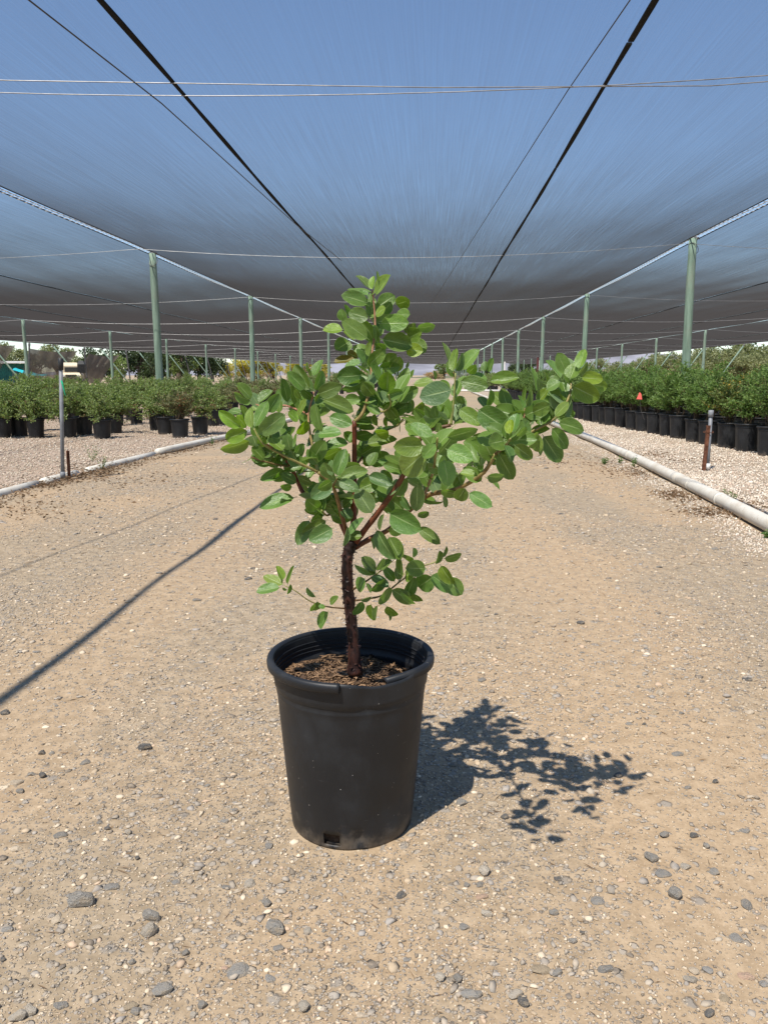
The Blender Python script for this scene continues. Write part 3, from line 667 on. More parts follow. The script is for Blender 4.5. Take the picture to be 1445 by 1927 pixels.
# ---- leaning perimeter poles
def lean_pole(x0, y0, x1, y1, z1, mat, name, label, cat, group, r=0.075):
    e = empty(name, (x0, y0, 0)); tag(e, label, cat, group)
    mb = MB(); d = Vector((x1 - x0, y1 - y0, z1)); a = Vector((0, 0, 0)) - d.normalized() * 0.25
    mb.tube([a, d * 0.33, d * 0.66, d], [r, r * 0.97, r * 0.93, r * 0.9], 10); mb.build('pole', mat, e, True)
    mb = MB(); mb.tube([d * 0.955, d * 0.99], r * 1.12, 10); mb.build('strap', M['steel'], e)
    return e
for k_ in range(2, 15):
    y = Y1 + SP * k_
    lean_pole(-31.6, y, -34.4, y - 0.2, PZ - 0.02, M['post'], 'leaning_pole', 'green pole leaning outward under the cloth edge on the shed side', 'pole', 'leaning poles on the shed side')
    lean_pole(25.2, y + 2, 27.8, y + 2.2, PZ - 0.02, M['post'], 'leaning_pole', 'green pole leaning outward under the cloth edge towards the hillside trees', 'pole', 'leaning poles on the hillside edge')
    if k_ > 3:
        lean_pole(-31.7, y + 0.5, -34.0, y + 5.5, PZ - 0.1, M['dark_wood'], 'dark_brace', 'dark timber brace slanting up from the foot of a leaning pole', 'brace', 'dark braces on the shed side', 0.085)

# ---- side curtains hanging from the cloth edge (X = -31)
def curtain(tl, tr, bl, br, label):
    P = []; n = 14
    for i in range(n + 1):
        v = i / n
        for j in range(n + 1):
            u_ = j / n
            top = (tl[0] * (1 - u_) + tr[0] * u_, tl[1] * (1 - u_) + tr[1] * u_); bot = (bl[0] * (1 - u_) + br[0] * u_, bl[1] * (1 - u_) + br[1] * u_)
            sag = 4.0 * math.sin(math.pi * u_) * (1 - v)
            px = top[0] * (1 - v) + bot[0] * v - 3 * math.sin(v * 3); py = top[1] * (1 - v) + bot[1] * v + sag
            p = onx(px, py, -34.5 + 0.5 * math.sin(v * 2.5) + 0.03 * math.sin(u_ * 26)); P.append(p)
    ii = np.arange(len(P)).reshape(n + 1, n + 1); o0 = P[0].copy()
    Fq = np.stack([ii[:-1, :-1].ravel(), ii[:-1, 1:].ravel(), ii[1:, 1:].ravel(), ii[1:, :-1].ravel()], 1)
    arr = np.array([tuple(p - o0) for p in P])
    o = link('side_curtain', np_mesh('side_curtain', arr, Fq, M['curtain'], smooth=True)); o.location = o0
    tag(o, label, 'curtain')
curtain((-70, 640), (30, 650), (-90, 706), (-6, 712), 'brown mesh curtain hanging nearest the shed, beside the sky gap')
curtain((58, 656), (147, 660), (42, 719), (113, 722), 'wide brown mesh curtain hanging between the shed and the cream vehicle')
curtain((168, 665), (226, 668), (146, 719), (190, 722), 'brown mesh curtain hanging on the tree side of the cream vehicle')

# ================================================================== PIPES AND STAKES
def pipe_obj(name, fx, y0, y1, r, label, sink=0.02, collars=(), n=14, dz=None):
    L = y1 - y0; m_ = max(3, int(L / 0.35)); e = empty(name, (fx(y0), y0, gz(fx(y0), y0))); tag(e, label, 'pipe'); o0 = e.location
    pts = []
    for q in range(m_ + 1):
        y = y0 + L * q / m_; x = fx(y); pts.append(Vector((x, y, 0.006 + r - sink)) - o0)
    mb = MB(); mb.tube(pts, r, n); mb.build('pipe_run', M['pvc'], e, True)
    for yc, wl in collars:
        x = fx(yc); a = Vector((fx(yc - wl), yc - wl, 0.006 + r - sink)) - o0; b = Vector((fx(yc + wl), yc + wl, 0.006 + r - sink)) - o0
        mb = MB(); mb.tube([a, a + (b - a) * 0.02, b - (b - a) * 0.02, b], [r * 1.0, r * 1.07, r * 1.07, r * 1.0], n); mb.build('collar', M['pvc'], e, True)
    return e
pipe_obj('white_pipe', pipe_rx, 3.2, 46, 0.051, 'long unbroken white plastic pipe lying along the pale gravel bed', 0.008, [(7.3, 0.07), (9.4, 0.06), (12.6, 0.07), (6.05, 0.018), (6.85, 0.010)])
pipe_obj('white_pipe', pipe_lx, 5.0, 6.80, 0.044, 'short white pipe length half buried before the grey standpipe', 0.045)
pipe_obj('white_pipe', pipe_lx, 6.92, 7.55, 0.044, 'stubby white pipe piece poking from litter at the standpipe foot', 0.040)
pipe_obj('white_pipe', pipe_lx, 7.80, 9.45, 0.044, 'white pipe length emerging from dry litter past the standpipe', 0.040)
pipe_obj('white_pipe', pipe_lx, 9.58, 40, 0.046, 'longest run of the broken white pipe, curving along the brown gravel bed', 0.016)

def standpipe(pxb, pyb, ptop, r, label, cap_h):
    p = onz(pxb, pyb); z0 = bedz(p.x, p.y); top = ony(ptop[0], ptop[1], p.y); e = empty('standpipe', (p.x, p.y, z0)); tag(e, label, 'pipe')
    L = top - Vector((p.x, p.y, z0)); mb = MB(); mb.tube([L * -0.06, L * 0.5, L], r, 12); mb.build('riser', M['pipe_grey'], e, True)
    mb = MB(); a = L.normalized(); mb.tube([L - a * cap_h * 0.6, L - a * cap_h * 0.58, L + a * cap_h * 0.38, L + a * cap_h * 0.4], [r * 1.05, r * 1.35, r * 1.35, r * 1.1], 12); mb.build('cap', M['black'] if cap_h > 0.08 else M['pipe_grey'], e, True)
    mb = MB(); mb.tube([L * 0.02, L * 0.02 + a * 0.06], r * 1.35, 12); mb.build('base_fitting', M['pipe_grey'] if cap_h > 0.08 else M['white'], e, True)
    return e, p, L
e, p, L = standpipe(119, 903, (115, 683), 0.018, 'tall grey standpipe with black cap beside the broken white pipe', 0.11)
def stake(x, y, h, lean, label, w=0.03):
    z0 = bedz(x, y); mb = MB(); mb.add([(-w / 2, -0.004, -0.1), (w / 2, -0.004, -0.1), (w / 2, 0.004, -0.1), (-w / 2, 0.004, -0.1), (-w / 2 + lean, -0.004, h), (w / 2 + lean, -0.004, h), (w / 2 + lean, 0.004, h), (-w / 2 + lean, 0.004, h)], [(0, 3, 2, 1), (4, 5, 6, 7), (0, 1, 5, 4), (1, 2, 6, 5), (2, 3, 7, 6), (3, 0, 4, 7)])
    mb.add([(-w / 2, 0.004, -0.1), (-w / 2 + 0.006, 0.004, -0.1), (-w / 2 + 0.006, 0.028, -0.1), (-w / 2, 0.028, -0.1), (-w / 2 + lean, 0.004, h), (-w / 2 + 0.006 + lean, 0.004, h), (-w / 2 + 0.006 + lean, 0.028, h), (-w / 2 + lean, 0.028, h)], [(0, 3, 2, 1), (4, 5, 6, 7), (0, 1, 5, 4), (1, 2, 6, 5), (2, 3, 7, 6), (3, 0, 4, 7)])
    o = mb.build('metal_stake', M['rust']); o.location = (x, y, z0); tag(o, label, 'stake'); return o
stake(p.x + 0.035, p.y + 0.06, 0.28, 0.005, 'short brown stake propping the foot of the tall grey standpipe')
e, p2, L = standpipe(1330, 889, (1337, 777), 0.019, 'grey standpipe with slim cap in front of the lush potted bushes', 0.07)
stake(p2.x - 0.045, p2.y - 0.02, 0.47, 0.02, 'rusty steel stake tied to the standpipe on pale gravel', 0.032)
mb = MB(); a0 = 0.40
mb.tube([(0.05 * math.cos(t_) - 0.02, 0.035 * math.sin(t_), a0 + 0.01 * math.sin(t_ * 2)) for t_ in [2 * math.pi * q / 12 for q in range(13)]], 0.003, 5, False)
mb.build('tie_wire', M['rust'], e)

# ================================================================== HERO POT
pot = empty('potted_manzanita', (POT.x, POT.y, 0)); tag(pot, 'young manzanita tree with red-brown trunk in a black pot on the dirt road', 'potted tree')
R0, R1, PH = 0.1345, 0.166, 0.408
def pot_r(z, an):
    r = R0 + (R1 - R0) * (z / PH) ** 0.92
    if z > PH - 0.062: r += 0.0035 * min(1.0, (z - PH + 0.062) / 0.006)
    r += 0.0012 * math.exp(-((z - (PH - 0.075)) / 0.003) ** 2)
    def dent(a0, z0, wa, wz, d):
        da = (an - a0 + math.pi) % (2 * math.pi) - math.pi
        return d * math.exp(-(da / wa) ** 2 - ((z - z0) / wz) ** 2)
    r -= dent(-1.36, 0.028, 0.10, 0.020, 0.010) + dent(-0.95, 0.09, 0.22, 0.05, 0.0035) + dent(-1.30, PH - 0.04, 0.09, 0.035, 0.005) + dent(-0.85, PH, 0.45, 0.05, 0.006)
    r += dent(-1.55, PH - 0.03, 0.12, 0.03, 0.002) + dent(-0.7, 0.03, 0.2, 0.02, 0.004)
    return r * (1 + 0.006 * math.sin(2 * an + 0.6) * z / PH)
def pot_top(an):     # the wall dips where the lip has torn away
    da = (an + 0.95 + math.pi) % (2 * math.pi) - math.pi
    return PH - 0.012 * math.exp(-(da / 0.45) ** 4)
NA = 144; zs = [0, 0.004, 0.010, 0.016, 0.022, 0.030, 0.038, 0.05, 0.07, 0.1, 0.14, 0.18, 0.22, 0.26, 0.30, 0.318, 0.328, 0.331, 0.334, 0.337, 0.343, 0.347, 0.352, 0.36, 0.375, 0.39, 0.40, 0.408]
def ang(k_): return 2 * math.pi * (k_ % NA) / NA - math.pi
hole_c = [-1.78, -1.78 + 2.09, -1.78 - 2.09]
V = []; Fc = []
for side in (0, 1):
    for zi, z in enumerate(zs):
        for k_ in range(NA):
            an = ang(k_); zz = min(z, pot_top(an)) if zi > 22 else z
            if zi > 22: zz = 0.352 + (z - 0.352) * (pot_top(an) - 0.352) / (PH - 0.352)
            r = pot_r(zz, an) - (0.0032 if side else 0); V.append((r * math.cos(an), r * math.sin(an), zz))
nz_ = len(zs)
def is_hole(zi, k_):
    a = ang(k_) + math.pi / NA
    return 2 <= zi < 6 and any(abs((a - h + math.pi) % (2 * math.pi) - math.pi) < 0.13 for h in hole_c)
for zi in range(nz_ - 1):
    for k_ in range(NA):
        k2 = (k_ + 1) % NA
        if is_hole(zi, k_): continue
        Fc.append((zi * NA + k_, zi * NA + k2, (zi + 1) * NA + k2, (zi + 1) * NA + k_))
        o_ = nz_ * NA
        Fc.append((o_ + zi * NA + k_, o_ + (zi + 1) * NA + k_, o_ + (zi + 1) * NA + k2, o_ + zi * NA + k2))
        for dz_, dk in ((1, 0), (-1, 0), (0, 1), (0, -1)):
            zj, kj = zi + dz_, (k_ + dk) % NA
            if 0 <= zj < nz_ - 1 and is_hole(zj, kj):
                if dz_ == 1: a, b = (zi + 1) * NA + k_, (zi + 1) * NA + k2
                elif dz_ == -1: a, b = zi * NA + k2, zi * NA + k_
                elif dk == 1: a, b = zi * NA + k2, (zi + 1) * NA + k2
                else: a, b = (zi + 1) * NA + k_, zi * NA + k_
                Fc.append((a, b, b + o_, a + o_))
for k_ in range(NA):
    k2 = (k_ + 1) % NA; a = (nz_ - 1) * NA; Fc.append((a + k_, a + k2, a + k2 + nz_ * NA, a + k_ + nz_ * NA)); Fc.append((k2, k_, k_ + nz_ * NA, k2 + nz_ * NA))
mb = MB(); mb.add(V, Fc); nursery = mb.build('nursery_pot', M['pot'], pot, True); nursery.scale = (1.02, 1.02, 0.955)
# base plate inside
mb = MB(); mb.lathe([(0.001, 0.006), (R0 - 0.006, 0.006), (R0 - 0.006, 0.010), (0.001, 0.010)], 48); mb.build('base', M['pot'], nursery)
# inner moulding rings
for zr in (0.364, 0.374, 0.386):
    mb = MB(); mb.tube([((pot_r(zr, ang(k_)) - 0.0042) * math.cos(ang(k_)), (pot_r(zr, ang(k_)) - 0.0042) * math.sin(ang(k_)), zr) for k_ in range(NA + 1)], 0.0016, 5, False); mb.build('moulding_ring', M['pot'], nursery, True)
# rolled lip: torn from front centre round to the side
lip_prof = [(-0.001, -0.019), (0.008, -0.018), (0.0105, -0.015), (0.0115, -0.005), (0.0100, 0.001), (0.006, 0.0035), (0.001, 0.0035), (-0.0035, 0.001), (-0.0035, -0.006), (0.0005, -0.008), (0.0070, -0.0065), (0.0078, -0.0145), (0.0, -0.0165)]
def lip(a0, a1, n, inw=None, name='rim'):
    V = []; Fc = []; m_ = len(lip_prof)
    for q in range(n + 1):
        an = a0 + (a1 - a0) * q / n; f = q / n
        for dr, dz in lip_prof:
            r = pot_r(PH, an) + dr; zz = pot_top(an) if inw is None else PH
            if inw: r -= inw[0] * (1 - f) ** 1.3; zz -= inw[1] * (1 - f) ** 1.5
            V.append((r * math.cos(an), r * math.sin(an), zz + dz))
    for q in range(n):
        for j in range(m_):
            j2 = (j + 1) % m_; Fc.append((q * m_ + j, (q + 1) * m_ + j, (q + 1) * m_ + j2, q * m_ + j2))
    Fc.append(tuple(range(m_))); Fc.append(tuple(range(n * m_ + m_ - 1, n * m_ - 1, -1)))
    mb = MB(); mb.add(V, Fc); return mb.build(name, M['pot'], nursery, True)
lip(-0.28, 2 * math.pi - 1.60, 150)
tl_ = lip(-0.92, -0.285, 26, (0.034, 0.014), 'torn_rim'); tl_['label'] = 'torn strip of rim bent inward over the pot'
# potting soil
V = []; Fc = []; nr_, na_ = 18, 60
for i in range(nr_ + 1):
    r = (R1 - 0.012) * i / nr_
    for k_ in range(na_):
        an = 2 * math.pi * k_ / na_; x, y = r * math.cos(an), r * math.sin(an)
        V.append((x, y, 0.340 + 0.010 * mnoise.noise((x * 22, y * 22, 0)) + 0.006 * mnoise.noise((x * 70, y * 70, 3)) + 0.012 * math.exp(-(r / 0.04) ** 2) + 0.014 * (-x / 0.16)))
for i in range(nr_):
    for k_ in range(na_):
        k2 = (k_ + 1) % na_; Fc.append((i * na_ + k_, (i + 1) * na_ + k_, (i + 1) * na_ + k2, i * na_ + k2))
mb = MB(); mb.add(V, Fc); mb.lathe([(R1 - 0.012, 0.334), (R0 - 0.009, 0.02), (R0 - 0.009, 0.012)], 48); soil = mb.build('potting_soil', M['soil'], nursery, True)
# bark chips
n = 2600; rr = np.sqrt(rs.uniform(0, 1, n)) * (R1 - 0.016); aa = rs.uniform(0, 6.283, n); X = rr * np.cos(aa); Y = rr * np.sin(aa)
chipv = np.array([(-1, -.3, 0), (1, -.25, .1), (1, .25, .15), (-1, .3, .05), (-.9, -.2, .3), (.9, -.2, .35), (.85, .2, .35), (-.95, .25, .3)], float); chipf = np.array([(0, 3, 2), (0, 2, 1), (4, 5, 6), (4, 6, 7), (0, 1, 5), (0, 5, 4), (1, 2, 6), (1, 6, 5), (2, 3, 7), (2, 7, 6), (3, 0, 4), (3, 4, 7)])
Z = np.array([0.341 + 0.010 * mnoise.noise((x * 22, y * 22, 0)) + 0.012 * math.exp(-((x * x + y * y) ** .5 / 0.04) ** 2) + 0.014 * (-x / 0.16) for x, y in zip(X, Y)])
scatter('bark_chips', X, Y, Z, np.exp(rs.normal(math.log(0.008), 0.4, n)), np.tile([[0.2, 0.13, 0.08]], (n, 1)), chipv, chipf, (0.5, 1), 0.25, M['chip'], nursery)
o = link('stone', SM[3], nursery); o.scale = (0.032, 0.026, 0.024); o.location = (0.035, -0.085, 0.350); o.color = (0.2, 0.2, 0.2, 1)

# ================================================================== HERO PLANT
def P3(px, py, dy=0.0):
    if dy < -0.06: dy = -0.06 + (dy + 0.06) * 1.75
    return ony(px, py, POT.y + dy) - POT
def smooth_path(pp, sub=5):
    pp = [Vector(p) for p in pp]; out = []
    for i in range(len(pp) - 1):
        p0 = pp[max(0, i - 1)]; p1 = pp[i]; p2 = pp[i + 1]; p3 = pp[min(len(pp) - 1, i + 2)]
        for q in range(sub):
            t_ = q / sub
            out.append(0.5 * ((2 * p1) + (p2 - p0) * t_ + (2 * p0 - 5 * p1 + 4 * p2 - p3) * t_ ** 2 + (3 * p1 - p0 - 3 * p2 + p3) * t_ ** 3))
    out.append(pp[-1]); return out
tp = smooth_path([P3(669, 1268, 0), P3(663, 1185, 0.004), P3(655, 1110, 0), P3(654, 1050, -0.004), P3(663, 1018, 0)], 9)
TK = len(tp); trad = [0.0138 * (1.25 - 0.35 * min(1, q / 6)) * (1 + 0.05 * math.sin(q * 1.7)) * (1.0 + (0.18 if q > TK - 5 else 0)) for q in range(TK)]
mb = MB(); mb.tube(tp, trad, 16)
mb.v = [tuple(Vector(v) + Vector((mnoise.noise(Vector(v) * 70), mnoise.noise(Vector(v) * 70 + Vector((9, 0, 0))), 0)) * 0.0018) for v in mb.v]
trunk = mb.build('trunk', M['bark'], pot, True)
# peeling bark curls
mb = MB()
for q in range(230):
    i = rnd.randrange(2, TK - 1); p = tp[i].lerp(tp[i - 1], rnd.random()); a = rnd.uniform(0, 6.283); d = Vector((math.cos(a), math.sin(a), 0)); u_ = Vector((-math.sin(a), math.cos(a), 0))
    L_ = rnd.uniform(0.003, 0.009); w = rnd.uniform(0.0015, 0.004); b = p + d * trad[i] * 0.95
    up = Vector((0, 0, rnd.uniform(-1, 1))) * 0.6
    t1 = b + (d + up).normalized() * L_ * 0.6; t2 = t1 + (d * 0.3 + up * 2 + u_ * rnd.uniform(-1, 1)).normalized() * L_ * 0.6
    mb.add([b - u_ * w, b + u_ * w, t1 + u_ * w, t1 - u_ * w, t2 + u_ * w * 0.4, t2 - u_ * w * 0.4], [(0, 1, 2, 3), (3, 2, 4, 5)])
o = mb.build('bark_curls', M['bark'], trunk); o['kind'] = 'stuff'

RED = (0.150, 0.040, 0.019); BRN = (0.12, 0.060, 0.03); YEL = (0.26, 0.215, 0.08); GRN = (0.26, 0.28, 0.09); PNK = (0.42, 0.20, 0.13)
def branch(pp, r0, r1, c0, c1, name='branch'):
    path = smooth_path([P3(*q) for q in pp], 5); n = len(path); rad = [0.76 * (r0 + (r1 - r0) * (i / (n - 1)) ** 0.8) * (1 + 0.06 * math.sin(i * 1.9)) for i in range(n)]
    mb = MB(); mb.tube(path, rad, 8); me = mb.mesh(name, M['twig'], True)
    C = np.array([[c0[k_] + (c1[k_] - c0[k_]) * (min(n - 1, j // 8) / (n - 1)) for k_ in range(3)] for j in range(len(mb.v))])
    ca = me.color_attributes.new('Col', 'FLOAT_COLOR', 'POINT'); ca.data.foreach_set('color', np.hstack([C, np.ones((len(C), 1))]).astype(np.float32).ravel())
    o = link(name, me, pot); o['_'] = 1; del o['_']
    for q in path: ALLPTS.append((q, o))
    return o
ALLPTS = []
branch([(663, 1022, 0), (666, 960, 0.01), (667, 880, 0.01), (667, 792, 0.0)], 0.0095, 0.0065, RED, RED)
branch([(667, 794, 0), (684, 774, 0), (697, 722, 0.01), (700, 668, 0.025), (706, 612, 0.04), (701, 546, 0.05)], 0.0055, 0.0022, YEL, PNK)
branch([(667, 1024, 0), (684, 1000, -0.02), (724, 948, -0.05), (757, 898, -0.07), (775, 860, -0.08), (800, 815, -0.09), (848, 800, -0.09)], 0.0105, 0.0045, RED, BRN)
branch([(848, 800, -0.09), (853, 760, -0.09), (857, 702, -0.09)], 0.0040, 0.0020, GRN, GRN)
branch([(668, 1030, 0), (700, 1012, 0.02), (735, 994, 0.03), (799, 936, -0.05), (846, 924, -0.09), (875, 913, -0.11), (910, 889, -0.13), (932, 854, -0.14)], 0.0088, 0.0045, RED, YEL)
branch([(932, 854, -0.14), (965, 832, -0.14), (1003, 811, -0.15), (1043, 788, -0.15), (1068, 752, -0.15), (1075, 718, -0.14)], 0.0042, 0.0022, YEL, YEL)
branch([(932, 854, -0.14), (950, 838, -0.19), (960, 826, -0.22)], 0.0036, 0.0022, BRN, GRN)
branch([(965, 832, -0.14), (982, 800, -0.15), (988, 768, -0.15)], 0.0032, 0.0018, YEL, PNK)
branch([(797, 936, -0.05), (809, 904, -0.15), (816, 884, -0.22), (820, 850, -0.26), (823, 824, -0.28)], 0.0045, 0.0022, BRN, GRN)
branch([(657, 1020, 0), (645, 990, 0), (626, 963, 0.01), (592, 942, 0.02), (572, 930, 0.02), (548, 880, 0.03), (536, 862, 0.03)], 0.0088, 0.0050, RED, RED)
branch([(536, 862, 0.03), (520, 848, 0.0), (505, 838, -0.03), (497, 832, -0.04)], 0.0040, 0.0022, BRN, PNK)
branch([(656, 1016, -0.01), (642, 965, -0.04), (626, 915, -0.06), (598, 888, -0.07)], 0.0070, 0.0046, RED, YEL)
branch([(598, 888, -0.07), (560, 870, -0.08), (526, 853, -0.09), (495, 835, -0.10), (478, 806, -0.10)], 0.0042, 0.0022, YEL, GRN)
branch([(598, 888, -0.07), (590, 848, -0.06), (583, 811, -0.05), (581, 778, -0.04), (591, 737, -0.04)], 0.0046, 0.0022, GRN, PNK)
branch([(546, 878, 0.03), (531, 876, 0.02), (496, 868, 0.0), (472, 860, -0.01)], 0.0034, 0.0022, YEL, BRN)
branch([(581, 780, -0.04), (560, 771, 0), (535, 763, 0.02), (505, 770, 0.03), (481, 760, 0.03)], 0.0036, 0.0020, PNK, PNK)
branch([(700, 765, 0), (720, 775, -0.04), (735, 762, -0.06), (731, 742, -0.07)], 0.0034, 0.0020, YEL, GRN)
branch([(667, 880, 0.01), (690, 850, 0.05), (720, 815, 0.07), (748, 800, 0.06), (762, 783, 0.05)], 0.0042, 0.0022, BRN, GRN)
branch([(626, 915, -0.06), (632, 905, -0.10), (634, 900, -0.12)], 0.0036, 0.0022, BRN, GRN)
branch([(626, 963, 0.01), (615, 970, -0.03), (605, 960, -0.05)], 0.0034, 0.0022, RED, GRN)
branch([(650, 1145, 0), (618, 1142, -0.02), (585, 1132, -0.03), (556, 1112, -0.04), (536, 1102, -0.04)], 0.0026, 0.0013, BRN, GRN)
branch([(660, 1112, 0), (690, 1093, -0.03), (722, 1070, -0.05), (738, 1056, -0.06)], 0.0034, 0.0016, BRN, GRN)
branch([(660, 1131, 0), (690, 1127, -0.01), (720, 1120, -0.02), (748, 1098, -0.03), (790, 1068, -0.04), (818, 1058, -0.04), (834, 1046, -0.04)], 0.0034, 0.0015, BRN, GRN)
branch([(748, 1098, -0.03), (760, 1080, 0.0), (770, 1062, 0.01)], 0.0022, 0.0013, GRN, GRN)

def leaf_mesh(seed, bend, cup, ov):
    rr = random.Random(seed); ny_, nx_ = 10, 6; V = []; UV = []; Fc = []
    # petiole
    for q in range(3):
        y = 0.13 * q / 2; V += [(-0.018, y, 0.0), (0.018, y, 0.0), (0, y, -0.02)]; UV += [(0.5, 0)] * 3
    for q in range(2):
        for j in range(3): Fc.append((q * 3 + j, q * 3 + (j + 1) % 3, (q + 1) * 3 + (j + 1) % 3, (q + 1) * 3 + j))
    b = len(V)
    for i in range(ny_ + 1):
        t_ = i / ny_; y = 0.10 + 0.90 * t_
        w = 0.5 * (math.sin(math.pi * t_ ** ov) ** 0.52 if 0 < t_ < 1 else 0.0); w = max(w, 0.012 if i else 0.02)
        for j in range(nx_ + 1):
            s = j / nx_ * 2 - 1; x = s * w
            z = cup * (abs(s) ** 1.6) * w - bend * (t_ - 0.3) ** 2 + 0.018 * math.sin(t_ * 7 + seed + s * 2) * abs(s) + rr.uniform(-0.004, 0.004)
            yy = y - 0.02 * abs(s) * (1 - t_)
            V.append((x, yy, z)); UV.append((0.5 + 0.5 * s, t_))
    for i in range(ny_):
        for j in range(nx_):
            a = b + i * (nx_ + 1) + j; Fc.append((a, a + 1, a + nx_ + 2, a + nx_ + 1))
    mb = MB(); mb.add(V, Fc); me = mb.mesh('leaf', M['leaf'], True)
    uvl = me.uv_layers.new(name='UVMap'); li = np.zeros(len(me.loops), dtype=np.int32); me.loops.foreach_get('vertex_index', li)
    uvl.data.foreach_set('uv', np.array(UV)[li].astype(np.float32).ravel()); return me
LM = [leaf_mesh(1, 0.10, 0.22, 0.86), leaf_mesh(2, 0.22, 0.14, 0.92), leaf_mesh(3, -0.08, 0.28, 0.82), leaf_mesh(4, 0.05, 0.08, 0.95), leaf_mesh(5, 0.30, 0.26, 0.88), leaf_mesh(6, 0.0, 0.40, 0.90)]
TOCAM = (CAM - (POT + Vector((0, 0, 0.8)))).normalized()
nleaf = 0
def nearest_branch(p):
    best = min(ALLPTS, key=lambda q: (q[0] - p).length_squared); return best[1]
def leaf(bx, by, tx, ty, w, dy, tint=(1, 1, 1), lean=None):
    """base px, tip px, apparent width px; depth offset dy from the stem plane"""
    global nleaf
    B = P3(bx, by, dy); T0 = P3(tx, ty, dy); ppm = F / ((B + POT - CAM).length * 0.97)
    lp = math.hypot(tx - bx, ty - by); wp = max(6.0, w)
    lp *= 1.05; real = max(lp, min(66.0, wp * 1.4)) * 1.03; tx = bx + (tx - bx) * 1.05; ty = by + (ty - by) * 1.05; wp *= 1.14; T0 = P3(tx, ty, dy)
    dd = math.sqrt(max(0.0, real * real - lp * lp)) / ppm
    sgn = lean if lean is not None else (-1 if rnd.random() < 0.62 else 1)
    T1 = T0 + Vector((0, dd * sgn, 0)); ax = (T1 - B); Lr = ax.length; ax.normalize()
    real_w = max(wp, 0.50 * real if wp > 24 else wp * 1.5)
    # facing: normal tilted between camera and sky so that the seen width comes out
    nrm = (TOCAM - ax * TOCAM.dot(ax)).normalized(); c = min(1.0, wp / real_w); a = math.acos(c)
    upv = Vector((-0.1, -0.1, 1.0)); upv = (upv - ax * upv.dot(ax))
    side = ax.cross(nrm)
    s = (1 if upv.dot(side) >= 0 else -1) * (1 if rnd.random() < 0.55 else -1)
    a = max(a, rnd.uniform(0.03, 0.30)); nrm = (nrm * math.cos(a) + side * s * math.sin(a)).normalized()
    xax = ax.cross(nrm).normalized()
    Wm = real_w / ppm * rnd.uniform(0.86, 1.06)
    me = LM[rnd.randrange(6)]
    o = bpy.data.objects.new('leaf', me); col.objects.link(o); o.parent = nearest_branch(B)
    mt = Matrix((( xax.x * Wm, ax.x * Lr, nrm.x * Lr * 0.8, B.x), (xax.y * Wm, ax.y * Lr, nrm.y * Lr * 0.8, B.y), (xax.z * Wm, ax.z * Lr, nrm.z * Lr * 0.8, B.z), (0, 0, 0, 1)))
    o.matrix_local = mt; k_ = rnd.uniform(0.80, 1.22); hv = rnd.uniform(-0.14, 0.14); o.color = (tint[0] * k_ * (1 + hv), tint[1] * k_, tint[2] * k_ * (1 - hv), 1); nleaf += 1
    return o
YG = (1.45, 1.30, 0.62); GRY = (0.92, 0.90, 1.45); BR = (1.15, 0.55, 0.55); N_ = (0.95, 0.95, 0.95); LG = (1.28, 1.18, 1.15)
def leaves(ox, oy, sc, lst, dy, jit=0.035):
    for q in lst:
        t_ = q[5] if len(q) > 5 else N_; d = q[6] if len(q) > 6 else 0.0
        leaf(ox + q[0] * sc, oy + q[1] * sc, ox + q[2] * sc, oy + q[3] * sc, q[4] * sc, dy + d - 0.018 + rnd.uniform(-jit, jit), t_)
s6 = 240 / 1445.0
# crown leader
leaves(600, 500, s6, [(580, 265, 435, 95, 95), (605, 280, 605, 110, 68, YG), (635, 350, 808, 125, 125), (672, 190, 660, 60, 22, LG), (572, 430, 280, 340, 175), (560, 340, 470, 290, 65), (590, 490, 585, 300, 42), (660, 470, 850, 330, 155, N_, 0.04), (860, 440, 1020, 405, 125, N_, 0.03), (700, 540, 820, 430, 110), (635, 570, 750, 480, 112, LG, -0.02),
    (580, 600, 335, 520, 155, N_, -0.02), (360, 600, 290, 450, 62, N_, 0.03), (300, 640, 250, 500, 90, LG, 0.04), (680, 655, 1005, 650, 188, LG, -0.03), (860, 560, 1025, 560, 145, LG, 0.03), (570, 840, 285, 630, 195, LG, -0.04), (290, 720, 65, 745, 118, LG, 0.02), (410, 850, 285, 740, 95, N_, 0.03), (360, 850, 212, 960, 170, N_, 0.04), (690, 830, 1038, 900, 230, N_, -0.05), (655, 880, 645, 680, 62),
    (1100, 710, 1305, 690, 92, LG), (960, 760, 1090, 670, 85), (1000, 830, 1145, 760, 180, LG), (975, 950, 1165, 965, 145, YG, -0.02), (1060, 850, 1200, 970, 150, N_, 0.03), (760, 970, 660, 890, 95), (430, 1060, 190, 1085, 95, BR), (490, 1100, 298, 1140, 92), (450, 1040, 318, 990, 92, BR), (520, 1120, 440, 950, 85), (560, 1040, 590, 870, 62, LG), (510, 1240, 230, 1260, 212, N_, -0.03),
    (545, 1150, 745, 960, 145, LG), (720, 1150, 870, 1010, 142, LG), (820, 1210, 925, 1050, 112, LG), (640, 1420, 510, 1330, 105, N_, -0.02), (770, 1430, 790, 1210, 178, YG, -0.07), (870, 1410, 1015, 1165, 130, LG, -0.03), (750, 1330, 670, 1190, 112, N_, -0.05), (690, 1320, 590, 1120, 95, N_, -0.02), (540, 1290, 280, 1425, 110, LG), (1055, 1345, 1280, 1310, 105, LG), (1045, 1275, 1070, 1180, 32), (990, 1165, 1012, 1095, 26)], 0.03)
